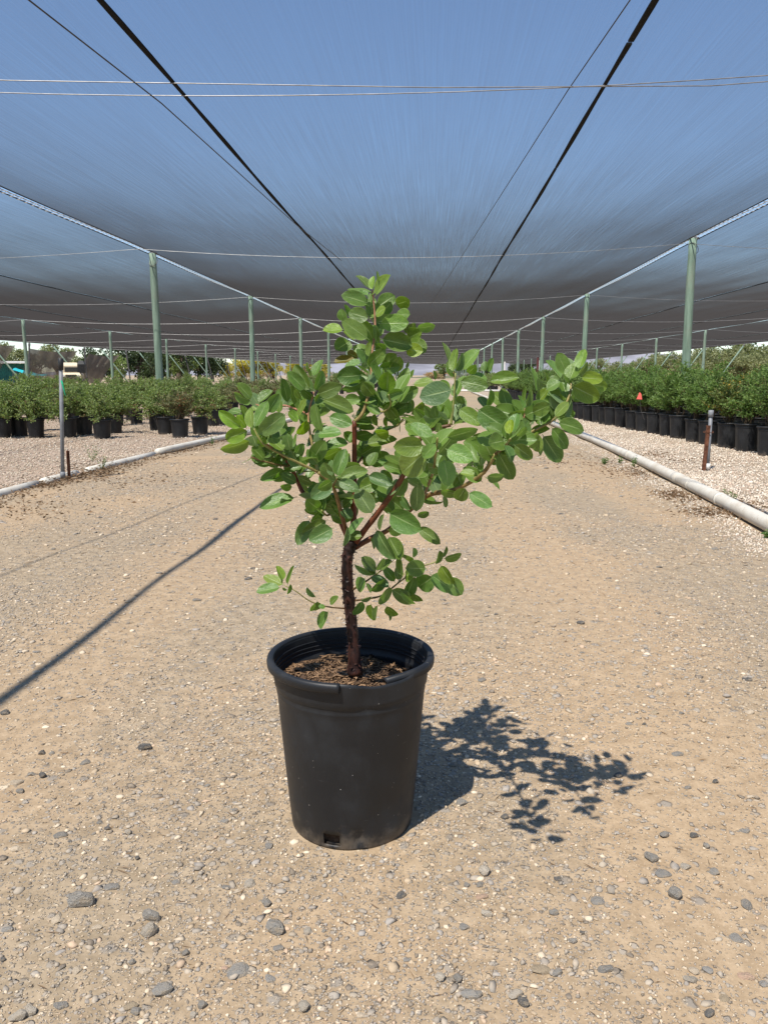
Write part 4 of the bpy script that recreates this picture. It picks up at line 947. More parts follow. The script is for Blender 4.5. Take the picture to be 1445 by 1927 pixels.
# centre
leaves(600, 680, s6, [(20, 420, 370, 560, 205, LG, -0.05), (100, 620, 372, 700, 150, N_, -0.02), (275, 430, 455, 440, 132, LG), (625, 515, 455, 505, 132, LG), (630, 400, 505, 250, 112), (740, 490, 635, 350, 70), (840, 450, 1115, 310, 172, N_, -0.04), (900, 660, 775, 490, 112, N_, -0.05), (965, 560, 940, 370, 26), (985, 600, 1060, 440, 82), (1000, 605, 1030, 460, 46), (1035, 610, 1182, 470, 92, LG), (910, 650, 900, 520, 36), (650, 740, 640, 600, 62), (770, 760, 770, 620, 42, YG),
    (610, 810, 385, 855, 122), (640, 825, 785, 790, 120, YG), (520, 945, 865, 880, 132, (1.0, 1.0, 0.7)), (1305, 860, 1045, 715, 132, N_, -0.26), (1205, 960, 863, 960, 215, LG, -0.24), (1215, 1020, 935, 1270, 295, LG, -0.28), (1335, 930, 1175, 1090, 132, LG, -0.29), (560, 1195, 650, 1040, 112), (645, 1130, 885, 1195, 82), (545, 1290, 830, 1390, 152, GRY, -0.06), (355, 920, 60, 960, 122), (30, 1105, 255, 1000, 112), (28, 1060, 48, 920, 46)], 0.0)
leaves(600, 680, s6, [(170, 1335, 55, 1160, 122), (195, 1320, 285, 1005, 152), (220, 1330, 535, 1235, 142, GRY), (160, 1350, 8, 1440, 115), (210, 1350, 445, 1440, 130), (150, 1310, 125, 1130, 85, GRY)], -0.12, 0.02)
# spray at the left
leaves(410, 670, s6, [(390, 500, 245, 310, 100), (385, 510, 165, 440, 98), (380, 545, 258, 505, 62, LG), (450, 540, 610, 400, 102), (270, 650, 115, 612, 85), (355, 580, 440, 620, 62)], 0.03)
leaves(410, 670, s6, [(280, 820, 40, 632, 142, YG), (330, 825, 238, 670, 102, YG), (350, 780, 290, 560, 72, LG), (395, 830, 345, 590, 105, LG), (405, 825, 540, 525, 132, LG), (355, 840, 68, 950, 172, YG), (385, 960, 70, 1055, 122, LG, 0.03), (560, 650, 700, 435, 132, LG), (700, 650, 700, 510, 82), (785, 640, 500, 870, 192, GRY, -0.03), (790, 620, 890, 740, 102, LG), (555, 915, 478, 985, 102, LG), (390, 890, 450, 1010, 105, GRY), (535, 1185, 408, 1030, 112), (755, 1080, 575, 940, 122), (820, 1085, 790, 890, 142), (870, 1070, 890, 890, 38, LG), (880, 1115, 945, 1010, 82), (690, 970, 820, 820, 122)], -0.09)
leaves(410, 670, s6, [(800, 545, 750, 265, 92), (1005, 395, 812, 185, 132, N_, -0.02), (1055, 405, 868, 110, 152), (875, 565, 835, 340, 82, LG), (940, 495, 880, 380, 62), (1032, 190, 1010, 78, 28), (1080, 240, 1168, 45, 98), (1060, 235, 1050, 150, 42), (1092, 405, 1192, 180, 98, LG), (1118, 440, 1388, 340, 155, N_, -0.02), (1095, 510, 1150, 855, 112, LG, -0.04), (900, 695, 1000, 490, 75, LG), (905, 905, 1015, 745, 92, YG), (1112, 885, 1385, 855, 122)], -0.05)
leaves(410, 670, s6, [(785, 1290, 508, 1388, 112), (815, 1290, 640, 1400, 105), (905, 1440, 730, 1335, 105, GRY, -0.03), (1005, 990, 1112, 930, 112), (1085, 1000, 1145, 1115, 82), (612, 1210, 630, 1100, 42), (960, 1150, 1062, 1190, 62, LG), (870, 1150, 990, 1240, 90), (1080, 1140, 1160, 1260, 100, LG)], 0.03)
# upright shoot right of centre
leaves(780, 630, s6, [(415, 430, 328, 88, 72), (430, 435, 482, 168, 82), (460, 425, 558, 218, 92), (530, 412, 702, 172, 115, LG), (590, 440, 695, 360, 92), (790, 425, 795, 300, 62), (830, 435, 887, 272, 68), (445, 620, 72, 705, 242, GRY, -0.06), (495, 520, 812, 585, 162, N_, -0.03), (825, 540, 655, 440, 112, LG, 0.02), (825, 530, 1157, 490, 142), (235, 520, 222, 408, 38), (485, 830, 748, 1005, 162, N_, -0.03), (860, 600, 840, 832, 82, LG, -0.02), (720, 690, 805, 820, 112), (870, 640, 1003, 795, 132, LG), (690, 830, 1068, 1075, 255, N_, -0.03), (1085, 945, 1000, 618, 165), (345, 1170, 693, 1070, 132, N_, -0.18), (345, 1290, 642, 1405, 212, LG, -0.19),
    (260, 950, 125, 800, 82, LG), (242, 950, 220, 810, 72), (265, 960, 265, 810, 36), (300, 960, 332, 800, 72, LG), (270, 1115, 282, 1000, 82), (540, 790, 510, 690, 85), (640, 1260, 785, 1130, 150), (700, 1380, 835, 1250, 122)], -0.09)
leaves(780, 630, s6, [(1025, 1200, 838, 1212, 205), (1072, 1140, 1100, 968, 72, YG), (1110, 1125, 1152, 895, 115), (1150, 1160, 1258, 1048, 72), (1240, 1185, 1242, 955, 122, LG), (1115, 1240, 1335, 1405, 152), (1280, 1290, 1395, 1115, 125, LG, 0.03), (1012, 1240, 1105, 1425, 112), (1240, 850, 1178, 695, 62, N_, 0.05), (1252, 835, 1330, 608, 82, N_, 0.05), (1240, 765, 1252, 600, 32, N_, 0.05)], -0.20)
# far right spray
leaves(920, 650, s6, [(530, 545, 490, 240, 62), (570, 525, 558, 378, 92), (640, 480, 646, 308, 42), (640, 505, 782, 408, 102), (690, 405, 795, 368, 82), (822, 385, 658, 180, 112), (892, 345, 768, 98, 152, LG), (910, 395, 1002, 198, 112), (1008, 280, 1096, 55, 85, LG), (1010, 335, 1127, 198, 82), (1028, 362, 1285, 385, 155, YG), (1150, 440, 1335, 475, 132, LG, 0.03), (928, 450, 1242, 605, 225, YG, -0.03), (885, 500, 850, 415, 62, LG), (850, 640, 880, 528, 92, LG)], -0.14)
leaves(920, 650, s6, [(475, 770, 672, 680, 142, LG, -0.02), (538, 655, 662, 500, 92, YG), (733, 812, 882, 648, 92, LG), (755, 835, 955, 760, 152, N_, 0.03), (768, 870, 1088, 962, 162), (700, 920, 893, 1165, 172), (600, 1005, 805, 1315, 215, N_, 0.02), (480, 980, 562, 1190, 152, LG), (540, 1100, 605, 1240, 102), (720, 805, 690, 690, 85), (600, 920, 660, 780, 90, LG)], -0.15)
s7 = 300 / 1445.0
leaves(680, 800, s7, [(745, 295, 790, 532, 175, LG, -0.25), (510, 518, 498, 782, 132, GRY, -0.08), (400, 510, 368, 650, 52), (362, 640, 435, 762, 62, GRY), (582, 680, 735, 712, 28), (740, 630, 772, 745, 52), (945, 565, 868, 695, 122, N_, -0.12), (960, 605, 1168, 725, 112, N_, -0.13), (1115, 465, 1250, 562, 34, LG, -0.14), (1130, 462, 1292, 482, 85, GRY, -0.14), (1235, 245, 1375, 495, 132, N_, -0.16), (1288, 170, 1355, 312, 92, N_, -0.17), (878, 432, 1042, 442, 62, LG, -0.1), (235, 790, 535, 925, 192, N_, -0.07), (235, 950, 382, 965, 122, N_, -0.05), (500, 920, 705, 1052, 112, N_, -0.03), (125, 930, 282, 1195, 122, GRY, -0.05), (240, 1000, 355, 1195, 152, N_, -0.04), (205, 795, 158, 955, 42, GRY, -0.05), (88, 1010, 122, 1112, 32), (505, 835, 605, 785, 75, GRY), (1010, 300, 1095, 390, 70), (1040, 470, 1090, 370, 60)], -0.01)
leaves(480, 830, s6, [(475, 630, 82, 715, 145), (885, 470, 655, 625, 172, GRY, -0.12), (725, 775, 615, 655, 155, (0.95, 1.05, 0.7), -0.04), (775, 800, 760, 620, 92), (625, 880, 500, 1150, 152, GRY, -0.04), (770, 780, 640, 900, 92), (825, 890, 555, 1035, 155, N_, -0.05), (895, 980, 635, 1105, 192, N_, -0.05), (985, 760, 1095, 660, 122, GRY), (970, 770, 1090, 865, 112, GRY), (825, 640, 1005, 862, 82, N_, -0.03), (1335, 835, 1150, 570, 192, GRY, -0.08), (1055, 1065, 1222, 865, 72, GRY, -0.05), (1215, 1080, 1065, 1085, 102, N_, -0.05), (1052, 950, 1000, 1172, 52, GRY, -0.05), (480, 400, 650, 475, 92), (430, 520, 300, 512, 75, LG), (1405, 450, 1195, 530, 155), (1430, 600, 1255, 480, 110), (880, 600, 1005, 640, 110), (1100, 700, 1140, 850, 90)], 0.0)
s8 = 420 / 1445.0
leaves(470, 1000, s8, [(225, 350, 88, 298, 56, LG), (205, 360, 58, 378, 56), (217, 322, 178, 230, 42, LG), (242, 350, 296, 218, 20, LG), (245, 412, 268, 342, 22), (243, 382, 215, 365, 20), (432, 432, 378, 358, 32, GRY), (440, 450, 402, 518, 52, GRY), (515, 472, 572, 418, 36), (512, 512, 453, 632, 52), (492, 492, 450, 480, 22)], -0.035, 0.012)
leaves(470, 1000, s8, [(822, 282, 738, 162, 68, GRY), (830, 272, 672, 238, 42, GRY), (825, 262, 866, 172, 46, GRY), (832, 252, 907, 188, 42), (780, 290, 893, 352, 52, GRY), (882, 302, 798, 382, 62), (748, 300, 693, 388, 62), (750, 330, 782, 392, 22), (942, 332, 868, 240, 52), (962, 322, 945, 240, 52), (985, 292, 975, 158, 42), (990, 172, 1048, 158, 72), (1065, 172, 1065, 108, 36), (1148, 242, 1018, 218, 112), (1000, 292, 1062, 250, 72), (1205, 217, 1227, 123, 42), (1240, 172, 1272, 103, 26), (1252, 178, 1368, 158, 62), (1165, 275, 1312, 392, 112), (1230, 213, 1308, 332, 68, LG), (1268, 300, 1368, 395, 102), (1192, 290, 1085, 385, 118), (1072, 280, 1008, 442, 82), (908, 350, 848, 482, 72, GRY), (910, 370, 1052, 472, 82), (970, 380, 1062, 487, 32, LG), (1060, 400, 1102, 462, 62), (792, 420, 722, 440, 28, GRY), (738, 450, 680, 532, 62), (785, 465, 797, 578, 56), (826, 475, 805, 582, 26), (880, 480, 952, 548, 56), (895, 500, 906, 572, 18), (798, 38, 806, 104, 22)], -0.035, 0.02)
print('explicit leaves', nleaf)
# more leaves through the depth of the crown, mostly behind the ones above; past 300 they join into one part
fill = [p for p in ALLPTS if p[0].z > 0.70]
extraV = []; extraF = []; extraU = []; total = nleaf + 420
while nleaf < total:
    p, o_ = rnd.choice(fill); a = rnd.uniform(-0.5, 3.64); Lr = rnd.uniform(0.036, 0.058)
    ax = Vector((math.cos(a) * 0.7, math.sin(a) * 0.7, rnd.uniform(-0.1, 1.2))).normalized()
    nrm = Vector((rnd.uniform(-1, 1), rnd.uniform(-1.2, 0.4), rnd.uniform(-0.2, 0.7))); nrm = (nrm - ax * nrm.dot(ax)).normalized(); xax = ax.cross(nrm); W = Lr * rnd.uniform(0.5, 0.68)
    B = p + Vector((rnd.uniform(-.012, .012), rnd.uniform(0, 0.09) if rnd.random() < 0.7 else 0.0, rnd.uniform(-.012, .012)))
    mt = Matrix(((xax.x * W, ax.x * Lr, nrm.x * Lr * 0.8, B.x), (xax.y * W, ax.y * Lr, nrm.y * Lr * 0.8, B.y), (xax.z * W, ax.z * Lr, nrm.z * Lr * 0.8, B.z), (0, 0, 0, 1)))
    if nleaf < 298:
        o = bpy.data.objects.new('leaf', rnd.choice(LM)); col.objects.link(o); o.parent = o_; o.matrix_local = mt
        k_ = rnd.uniform(0.85, 1.1); o.color = (k_, k_, k_, 1)
    else:
        me = rnd.choice(LM); b_ = len(extraV); extraV += [tuple(mt @ v.co) for v in me.vertices]
        uvd = me.uv_layers[0].data
        for pl in me.polygons: extraF.append(tuple(b_ + v for v in pl.vertices)); extraU += [tuple(uvd[li].uv) for li in pl.loop_indices]
    nleaf += 1
if extraV:
    mb = MB(); mb.add(extraV, extraF); me = mb.mesh('inner_leaves', M['leaf'], True); u_ = me.uv_layers.new(name='UVMap'); u_.data.foreach_set('uv', np.array(extraU, dtype=np.float32).ravel())
    o = link('inner_leaves', me, pot); o['kind'] = 'stuff'

# ================================================================== POTTED SHRUBS IN THE BEDS
def leafset(centers, dirs, L, W, fold=0.25, drr=1.0):
    """numpy folded rhombus leaves -> verts, faces"""
    n = len(centers); ax = dirs / np.linalg.norm(dirs, axis=1, keepdims=True)
    r = rs.normal(0, 1, (n, 3)); r[:, 2] *= 0.4; sd = np.cross(ax, r); sd /= np.linalg.norm(sd, axis=1, keepdims=True) + 1e-9; nm = np.cross(sd, ax)
    L = L[:, None]; W = W[:, None]
    a = centers; b = centers + ax * L * 0.5 + sd * W * 0.5 + nm * W * fold; c = centers + ax * L; d = centers + ax * L * 0.5 - sd * W * 0.5 + nm * W * fold
    V = np.stack([a, b, c, d], 1).reshape(-1, 3); i = np.arange(n)[:, None] * 4
    return V, np.concatenate([i + np.array([[0, 1, 2]]), i + np.array([[0, 2, 3]])], 0)
def shrub_meshes(seed, nst, h0, h1, spread, nleafs, Lr, Wr, mat, droop=0.0, pinnate=False):
    r = random.Random(seed); mb = MB(); C = []; D = []
    paths = []
    for k_ in range(nst):
        a = r.uniform(0, 6.283); sp = spread * math.sqrt(r.random()); h = r.uniform(h0, h1) * (1 - 0.35 * (sp / spread) ** 2)
        b = Vector((r.uniform(-.05, .05), r.uniform(-.05, .05), 0)); t_ = Vector((math.cos(a) * sp, math.sin(a) * sp, h - droop * (sp / spread) ** 2))
        mid = b.lerp(t_, 0.5) + Vector((-math.cos(a) * sp * 0.15, -math.sin(a) * sp * 0.15, 0.08)); path = [b, b.lerp(mid, .55), mid, mid.lerp(t_, .55) + Vector((r.uniform(-.03, .03), r.uniform(-.03, .03), 0)), t_]
        mb.tube(path, [0.006, 0.005, 0.004, 0.003, 0.0015], 4, False); paths.append(path)
        for q in range(3):
            s = path[r.randrange(1, 4)]; e_ = s + Vector((r.uniform(-.16, .16), r.uniform(-.16, .16), r.uniform(.02, .16))); mb.tube([s, e_], [0.0025, 0.001], 3, False); paths.append([s, s.lerp(e_, .5), e_])
    per = max(1, nleafs // len(paths))
    for path in paths:
        m_ = len(path) - 1
        for q in range(per):
            f = m_ * (0.25 + 0.75 * r.random() ** 0.75) if len(path) > 3 else m_ * r.random(); i = min(m_ - 1, int(f)); p = path[i].lerp(path[i + 1], f - i); ax = (path[i + 1] - path[i]).normalized()
            d = Vector((r.gauss(0, 1), r.gauss(0, 1), r.gauss(0.15, 0.6))).normalized() * 1.0 + ax * 0.5
            C.append(p + d * r.uniform(0, 0.025)); D.append(d)
            if pinnate:
                for z_ in range(2):
                    C.append(p + d * (0.02 + 0.018 * z_)); D.append(d + Vector((r.gauss(0, .6), r.gauss(0, .6), r.gauss(0, .4))))
    C = np.array([tuple(c) for c in C]); D = np.array([tuple(c) for c in D]); n = len(C)
    V, Fa = leafset(C, D, rs.uniform(Lr[0], Lr[1], n), rs.uniform(Wr[0], Wr[1], n))
    return np_mesh('foliage', V, Fa, mat), mb.mesh('stems', M['stem'])
def bg_pot(r0, r1, h):
    mb = MB(); mb.lathe([(0.001, 0.0), (r0, 0.0), (r0 + (r1 - r0) * 0.85, h * 0.86), (r1 + 0.002, h * 0.87), (r1, h * 0.93), (r1 - 0.004, h), (r1 - 0.008, h - 0.06), (0.001, h - 0.05)], 24)
    a = mb.mesh('nursery_pot', M['pot'], False)
    mb = MB(); mb.lathe([(r1, h - 0.022), (r1 + 0.011, h - 0.021), (r1 + 0.013, h - 0.004), (r1 + 0.006, h + 0.002), (r1 - 0.004, h)], 24); return a, mb.mesh('rim', M['pot'], True)
POTS = {'R': [bg_pot(0.128, 0.152, 0.36), bg_pot(0.120, 0.143, 0.345)], 'L': [bg_pot(0.108, 0.132, 0.31), bg_pot(0.118, 0.142, 0.30)]}
SH_R = [shrub_meshes(20 + i, 17, 0.34, 0.88, 0.34, 1500, (0.028, 0.050), (0.011, 0.020), M['fol_ry'] if i in (3,) else M['fol_r'], 0.0, True) for i in range(5)]
SH_L = [shrub_meshes(40 + i, 22, 0.20, 0.66, 0.43, 3000, (0.024, 0.040), (0.016, 0.027), M['fol_lr'] if i == 4 else M['fol_l'], 0.16) for i in range(5)]
def potted(side, x, y, label, group, var, pv=0, sc=1.0, rz=None, hs=1.0):
    e = empty('potted_shrub', (x, y, bedz(x, y) - 0.002), rnd.uniform(0, 6.28) if rz is None else rz); tag(e, label, 'potted shrub', group)
    pm, rm = POTS[side][pv]; p = link('nursery_pot', pm, e); link('rim', rm, p)
    fm, st = (SH_R if side == 'R' else SH_L)[var]; h = 0.31 if side == 'R' else 0.255
    for nm, me in (('foliage', fm), ('stems', st)):
        o = link(nm, me, e); o.location = (0, 0, h); o.scale = (sc, sc, sc * hs)
    if sc != 1.0 and False: pass
    return e
def front_rx(y): return 4.13 - 0.098 * (y - 9.8) if y < 18 else 3.33 + 0.003 * (y - 18)
GR1 = 'lush green bush in black nursery pot in the tight row facing the long white pipe'
GR2 = 'lush green bush in black nursery pot behind the row facing the long white pipe'
ORD = 'first second third fourth fifth sixth seventh eighth ninth tenth eleventh twelfth thirteenth fourteenth'.split(); seen = 0
y = 8.1; i = 0; fr = []
while y < 34:
    v = rnd.choice([0, 1, 2, 4]); x = front_rx(y) + rnd.uniform(-0.03, 0.03)
    lb, g_ = GR1, 'bushes in the row facing the long white pipe'
    if y > p2.y:
        seen += 1
        if seen <= len(ORD): lb = ORD[seen - 1] + ' potted bush past the standpipe in the row facing the long pipe'
    if i == 5: v = 3; lb, g_ = 'yellow-tinged bush in black pot just past the standpipe on pale gravel', None
    potted('R', x, y, lb, g_, v, 0 if rnd.random() < 0.7 else 1, rnd.uniform(0.92, 1.12), hs=rnd.uniform(0.82, 1.15)); fr.append((x, y))
    y += (0.52 if y < 20 else 0.8) * rnd.uniform(0.9, 1.12); i += 1
for row in range(1, 5):
    y = 8.0 + 0.25 * row
    while y < 36:
        potted('R', front_rx(y) + 0.48 * row + rnd.uniform(-0.06, 0.06), y, GR2, 'bushes behind the row facing the long white pipe', rnd.choice([0, 1, 2, 2, 3, 4]), rnd.randrange(2), rnd.uniform(0.95, 1.22), hs=rnd.uniform(0.85, 1.1)); y += (0.62 if y < 16 else 0.95) * rnd.uniform(0.9, 1.3) + 0.06 * row
# block beside the broken pipe
front_px = [(8, 829, 1), (38, 826, 2), (70, 829, 0), (131, 829, 1), (160, 825, 3), (194, 831, 0), (222, 807, 2), (258, 803, 1), (312, 822, 0), (340, 829, 4), (378, 822, 2), (402, 806, 3), (418, 803, 4), (-30, 828, 3), (-70, 830, 0), (-110, 826, 2)]
GL1 = 'low grey-green shrub in black pot fronting the block behind the broken pipe'
GL2 = 'grey-green shrub in black pot deep in the block behind the broken white pipe'
placed = []
for px, py, v in front_px:
    p = onz(px, py - 3); lb, g_ = GL1, 'shrubs along the front of the grey-green block'
    if (px, v) == (340, 4): lb, g_ = 'reddish-leaved shrub in black pot standing forward by the broken white pipe', None
    if (px, v) == (418, 4): lb, g_ = 'reddish shrub in black pot set back, half hidden by the manzanita leaves', None
    potted('L', p.x, p.y, lb, g_, v, rnd.randrange(2), rnd.uniform(0.92, 1.08)); placed.append((p.x, p.y))
tries = 0; cnt = 0
while cnt < 130 and tries < 6000:
    tries += 1; y = 11.9 + 22 * rnd.random() ** 1.5; x = rnd.uniform(-17, -3.6) if y < 22 else rnd.uniform(-15, -3.5)
    edge = -4.5 + 0.02 * (y - 12)
    if x > edge or x < -0.72 * y: continue
    if any((x - a) ** 2 + (y - b) ** 2 < (0.36 + 0.014 * y) ** 2 for a, b in placed) or math.hypot(x + 6.4, (y - Y1 + SP / 2) % SP - SP / 2) < 0.3: continue
    placed.append((x, y)); potted('L', x, y, GL2, 'shrubs deep in the grey-green block', rnd.choice([0, 1, 2, 3, 3, 4]), rnd.randrange(2), rnd.uniform(0.95, 1.25), hs=rnd.uniform(0.66, 1.08) * (1 + 0.006 * y)); cnt += 1
for y in np.arange(36, 80, 2.4):
    potted('L', -4.6 + rnd.uniform(-.3, .3), y, 'small far shrub in black pot at the distant end of the broken pipe bed', 'far shrubs of the broken pipe bed', rnd.randrange(5), 0, 1.25, hs=1.3)
    potted('L', 3.9 + rnd.uniform(-.3, .3), y, 'small far shrub in black pot at the distant end of the long pipe bed', 'far shrubs of the long pipe bed', rnd.randrange(4), 0, 1.25, hs=1.3)

# red marker flag among the bushes
p = onz(1208, 798); p = Vector((front_rx(12.4) + 0.02, 12.4, 0.40)); tp_ = ony(1202, 745, 12.4)
e = empty('marker_flag', (tp_.x + 0.1, 12.4, 0.34)); tag(e, 'small red plastic marker flag poking out of the lush bushes', 'flag')
mb = MB(); mb.tube([(0, 0, -0.03), (-0.06, 0, 0.12), (-0.10, -0.01, tp_.z - 0.34 + 0.05)], 0.0025, 5); mb.build('wire_stem', M['steel'], e)
mb = MB(); z_ = tp_.z - 0.34; mb.add([(-0.10, -0.012, z_ + 0.06), (-0.145, -0.02, z_ - 0.05), (-0.06, -0.03, z_ - 0.055), (-0.075, -0.022, z_ + 0.03), (-0.10, -0.016, z_ + 0.06), (-0.145, -0.024, z_ - 0.05), (-0.06, -0.034, z_ - 0.055), (-0.075, -0.026, z_ + 0.03)], [(0, 3, 2, 1), (4, 5, 6, 7), (0, 1, 5, 4), (1, 2, 6, 5), (2, 3, 7, 6), (3, 0, 4, 7)]); mb.build('flag_cloth', M['flag'], e)
# green ribbon on the standpipe
mb = MB(); a_ = ony(120, 722, p.y)
b0 = onz(119, 903); q0 = ony(118, 716, b0.y); mb.tube([(0, -0.024, 0), (0.012, -0.028, -0.03), (0.022, -0.026, -0.09), (0.03, -0.02, -0.14)], [0.007, 0.008, 0.006, 0.003], 5); o = mb.build('ribbon', M['ribbon']); o.location = (q0.x, q0.y, q0.z); tag(o, 'green plastic ribbon tied to the tall grey standpipe', 'ribbon')

# ================================================================== WEEDS AND LITTER
def weed(x, y, h, n, label, spread=0.6):
    C = []; D = []; mb = MB(); z0 = bedz(x, y)
    for k_ in range(n):
        a = rnd.uniform(0, 6.283); t_ = Vector((math.cos(a) * spread * h * rnd.random(), math.sin(a) * spread * h * rnd.random(), h * rnd.uniform(0.4, 1)))
        mb.tube([(0, 0, -0.01), t_ * 0.5, t_], [0.002, 0.0015, 0.0008], 3, False)
        for q in range(9): f = rnd.uniform(0.15, 1); C.append(tuple(t_ * f)); D.append((rnd.gauss(0, 1), rnd.gauss(0, 1), rnd.uniform(-.1, 1)))
    e = empty('weed', (x, y, z0)); tag(e, label, 'weed'); mb.build('stems', M['weed'], e)
    nn = len(C); V, Fa = leafset(np.array(C), np.array(D), rs.uniform(0.015, 0.035, nn), rs.uniform(0.006, 0.012, nn)); link('foliage', np_mesh('foliage', V, Fa, M['weed']), e)
def pw(px, py): p = onz(px, py); return p.x, p.y
for px, py, h, n, lb in [(1137, 874, 0.10, 12, 'green weed tuft on dirt, set apart from the long white pipe'), (1165, 872, 0.09, 7, 'thin weed between the tuft on dirt and the long pipe'), (1192, 880, 0.16, 7, 'feathery weed growing up against the long white pipe'), (1034, 866, 0.05, 6, 'tiny flat weed out on the open dirt road'),
                         (175, 870, 0.22, 6, 'upright thin weed on brown gravel beyond the standpipe'), (193, 884, 0.15, 6, 'weed sprouting beside the broken white pipe past the standpipe'), (400, 838, 0.13, 6, 'small weed by the longest run of the broken pipe'), (1372, 948, 0.12, 8, 'low weed behind the long pipe on pale gravel'), (1443, 1012, 0.06, 10, 'bright weed tuft hugging the road side of the long pipe')]:
    x, y = pw(px, py); weed(x, y, h, n, lb)
def litter(name, cx, cy, sx, sy, n, zoff=0.012, parent=ground):
    X = rs.normal(cx, sx, n); Y = rs.normal(cy, sy, n); Z = np.array([bedz(a, b) for a, b in zip(X, Y)]) + np.abs(rs.normal(0, zoff, n))
    D = rs.normal(0, 1, (n, 3)); D[:, 2] *= 0.25
    V, Fa = leafset(np.stack([X, Y, Z], 1), D, rs.uniform(0.015, 0.05, n), rs.uniform(0.004, 0.016, n))
    return tag(link(name, np_mesh(name, V, Fa, M['litter']), parent), kind='stuff')
for yy in np.arange(5.6, 11.5, 0.45): litter('leaf_litter', pipe_lx(yy) + 0.14, yy, 0.11, 0.25, 130)
litter('leaf_litter', pipe_lx(7.7) + 0.12, 7.7, 0.14, 0.35, 700, 0.03); litter('leaf_litter', pipe_lx(6.85) + 0.1, 6.8, 0.12, 0.2, 300, 0.025)
for px, py, sx, sy, n in [(1275, 935, 0.10, 0.16, 420), (1350, 965, 0.14, 0.12, 420), (1195, 890, 0.14, 0.2, 260), (1230, 858, 0.15, 0.25, 220), (1400, 955, 0.15, 0.15, 200), (1290, 870, 0.2, 0.2, 150), (1150, 880, 0.2, 0.5, 200), (1050, 860, 0.4, 0.8, 200), (250, 905, 0.35, 0.3, 200), (60, 960, 0.25, 0.25, 220)]:
    x, y = pw(px, py); litter('leaf_litter', x, y, sx, sy, n)
# short dry straw scattered on the road
n = 500; Y = 0.95 * (8 / 0.95) ** rs.uniform(0, 1, n); X = (rs.uniform(-1, 1, n) * 0.55 - 0.06) * Y; k_ = (X > -3.2) & (X < 2.1); X, Y = X[k_], Y[k_]; n = len(X)
D = rs.normal(0, 1, (n, 3)); D[:, 2] *= 0.06; V, Fa = leafset(np.stack([X, Y, gzn(X, Y) + 0.003], 1), D, rs.uniform(0.010, 0.035, n) * (0.8 + .2 * Y), rs.uniform(0.0012, 0.0025, n) * (0.8 + .3 * Y)); tag(link('dry_straw', np_mesh('dry_straw', V, Fa, M['litter']), ground), kind='stuff')

# ================================================================== BACKGROUND
def tree_meshes(seed, mat, nleafs, rx, rz, zc, leafL, lobes=14, gap=0.35):
    r = random.Random(seed); mb = MB(); C = []; D = []
    mb.tube([(0, 0, -0.05), (0.02, 0.01, zc * 0.35), (0.05, -0.02, zc * 0.7)], [0.055, 0.045, 0.035], 8)
    cs = []
    for k_ in range(lobes):
        a = r.uniform(0, 6.283); q = r.random() ** 0.5; z = r.uniform(-0.9, 0.95)
        c = Vector((math.cos(a) * rx * q * math.sqrt(1 - z * z * 0.7), math.sin(a) * rx * q * math.sqrt(1 - z * z * 0.7), zc + z * rz)); cs.append((c, r.uniform(0.22, 0.42) * rx))
        mb.tube([(0.03, 0, zc * 0.45), Vector((0.03, 0, zc * 0.45)).lerp(c, 0.5) + Vector((0, 0, 0.03)), c], [0.022, 0.014, 0.005], 5, False)
    for k_ in range(nleafs):
        c, rr = r.choice(cs); v = Vector((r.gauss(0, 1), r.gauss(0, 1), r.gauss(0, 1))).normalized() * rr * r.uniform(0.45, 1.15)
        C.append(tuple(c + v)); D.append(tuple(v.normalized() + Vector((r.gauss(0, .8), r.gauss(0, .8), r.gauss(0, .8)))))
    V, Fa = leafset(np.array(C), np.array(D), rs.uniform(leafL * 0.6, leafL * 1.3, nleafs), rs.uniform(leafL * 0.4, leafL * 0.8, nleafs))
    return np_mesh('crown', V, Fa, mat), mb.mesh('trunk', M['trunk'])
TM = {k_: [tree_meshes(60 + 7 * j + hash_, M[m_], 2600, 0.42, 0.38, 0.6, 0.055) for j in range(2)] for hash_, (k_, m_) in enumerate([('dark', 'tree_dark'), ('olive', 'tree_olive'), ('green', 'tree_green'), ('yellow', 'tree_yellow')])}
BM = {k_: [tree_meshes(90 + 5 * j + h_, M[m_], 1400, 0.5, 0.34, 0.36, 0.06, 10) for j in range(2)] for h_, (k_, m_) in enumerate([('scrub', 'scrub'), ('orange', 'scrub_o'), ('olive', 'tree_olive')])}
def tree(kind, px, Y, top, label, group, wide=1.0, lib=None, name='tree'):
    d = ray(px, 700); x = d.x / d.y * Y; h = H + (706 - top) / 1472.0 * Y
    e = empty(name, (x, Y, 0), rnd.uniform(0, 6.28)); tag(e, label, 'tree' if name == 'tree' else 'shrub', group); e.scale = (h * wide, h * wide, h)
    c, t_ = rnd.choice((lib or TM)[kind]); link('crown', c, e); link('trunk', t_, e); return e
gD = 'dark trees behind the leaning poles'; lD = 'dense dark green tree behind the leaning poles on the shed side'
for px, Y, top in [(215, 96, 645), (262, 100, 640), (300, 104, 632), (335, 112, 640), (375, 122, 648), (400, 132, 655), (28, 84, 650), (112, 88, 648), (285, 90, 668), (-60, 80, 625), (180, 92, 655), (150, 100, 668), (65, 92, 655)]:
    tree('dark' if px not in (28, 112, 65, 150) else 'olive', px, Y, top, lD if px not in (28, 112, 65, 150) else 'grey-green tree rising behind the mesh curtains', gD if px not in (28, 112, 65, 150) else 'trees behind the curtains', rnd.uniform(1.0, 1.4))
for px, Y, top in [(228, 92, 668), (350, 118, 655), (318, 108, 668)]: tree('green', px, Y, top, 'yellow-green leafy tree among the dark trees', 'light trees among the dark ones', 1.1)
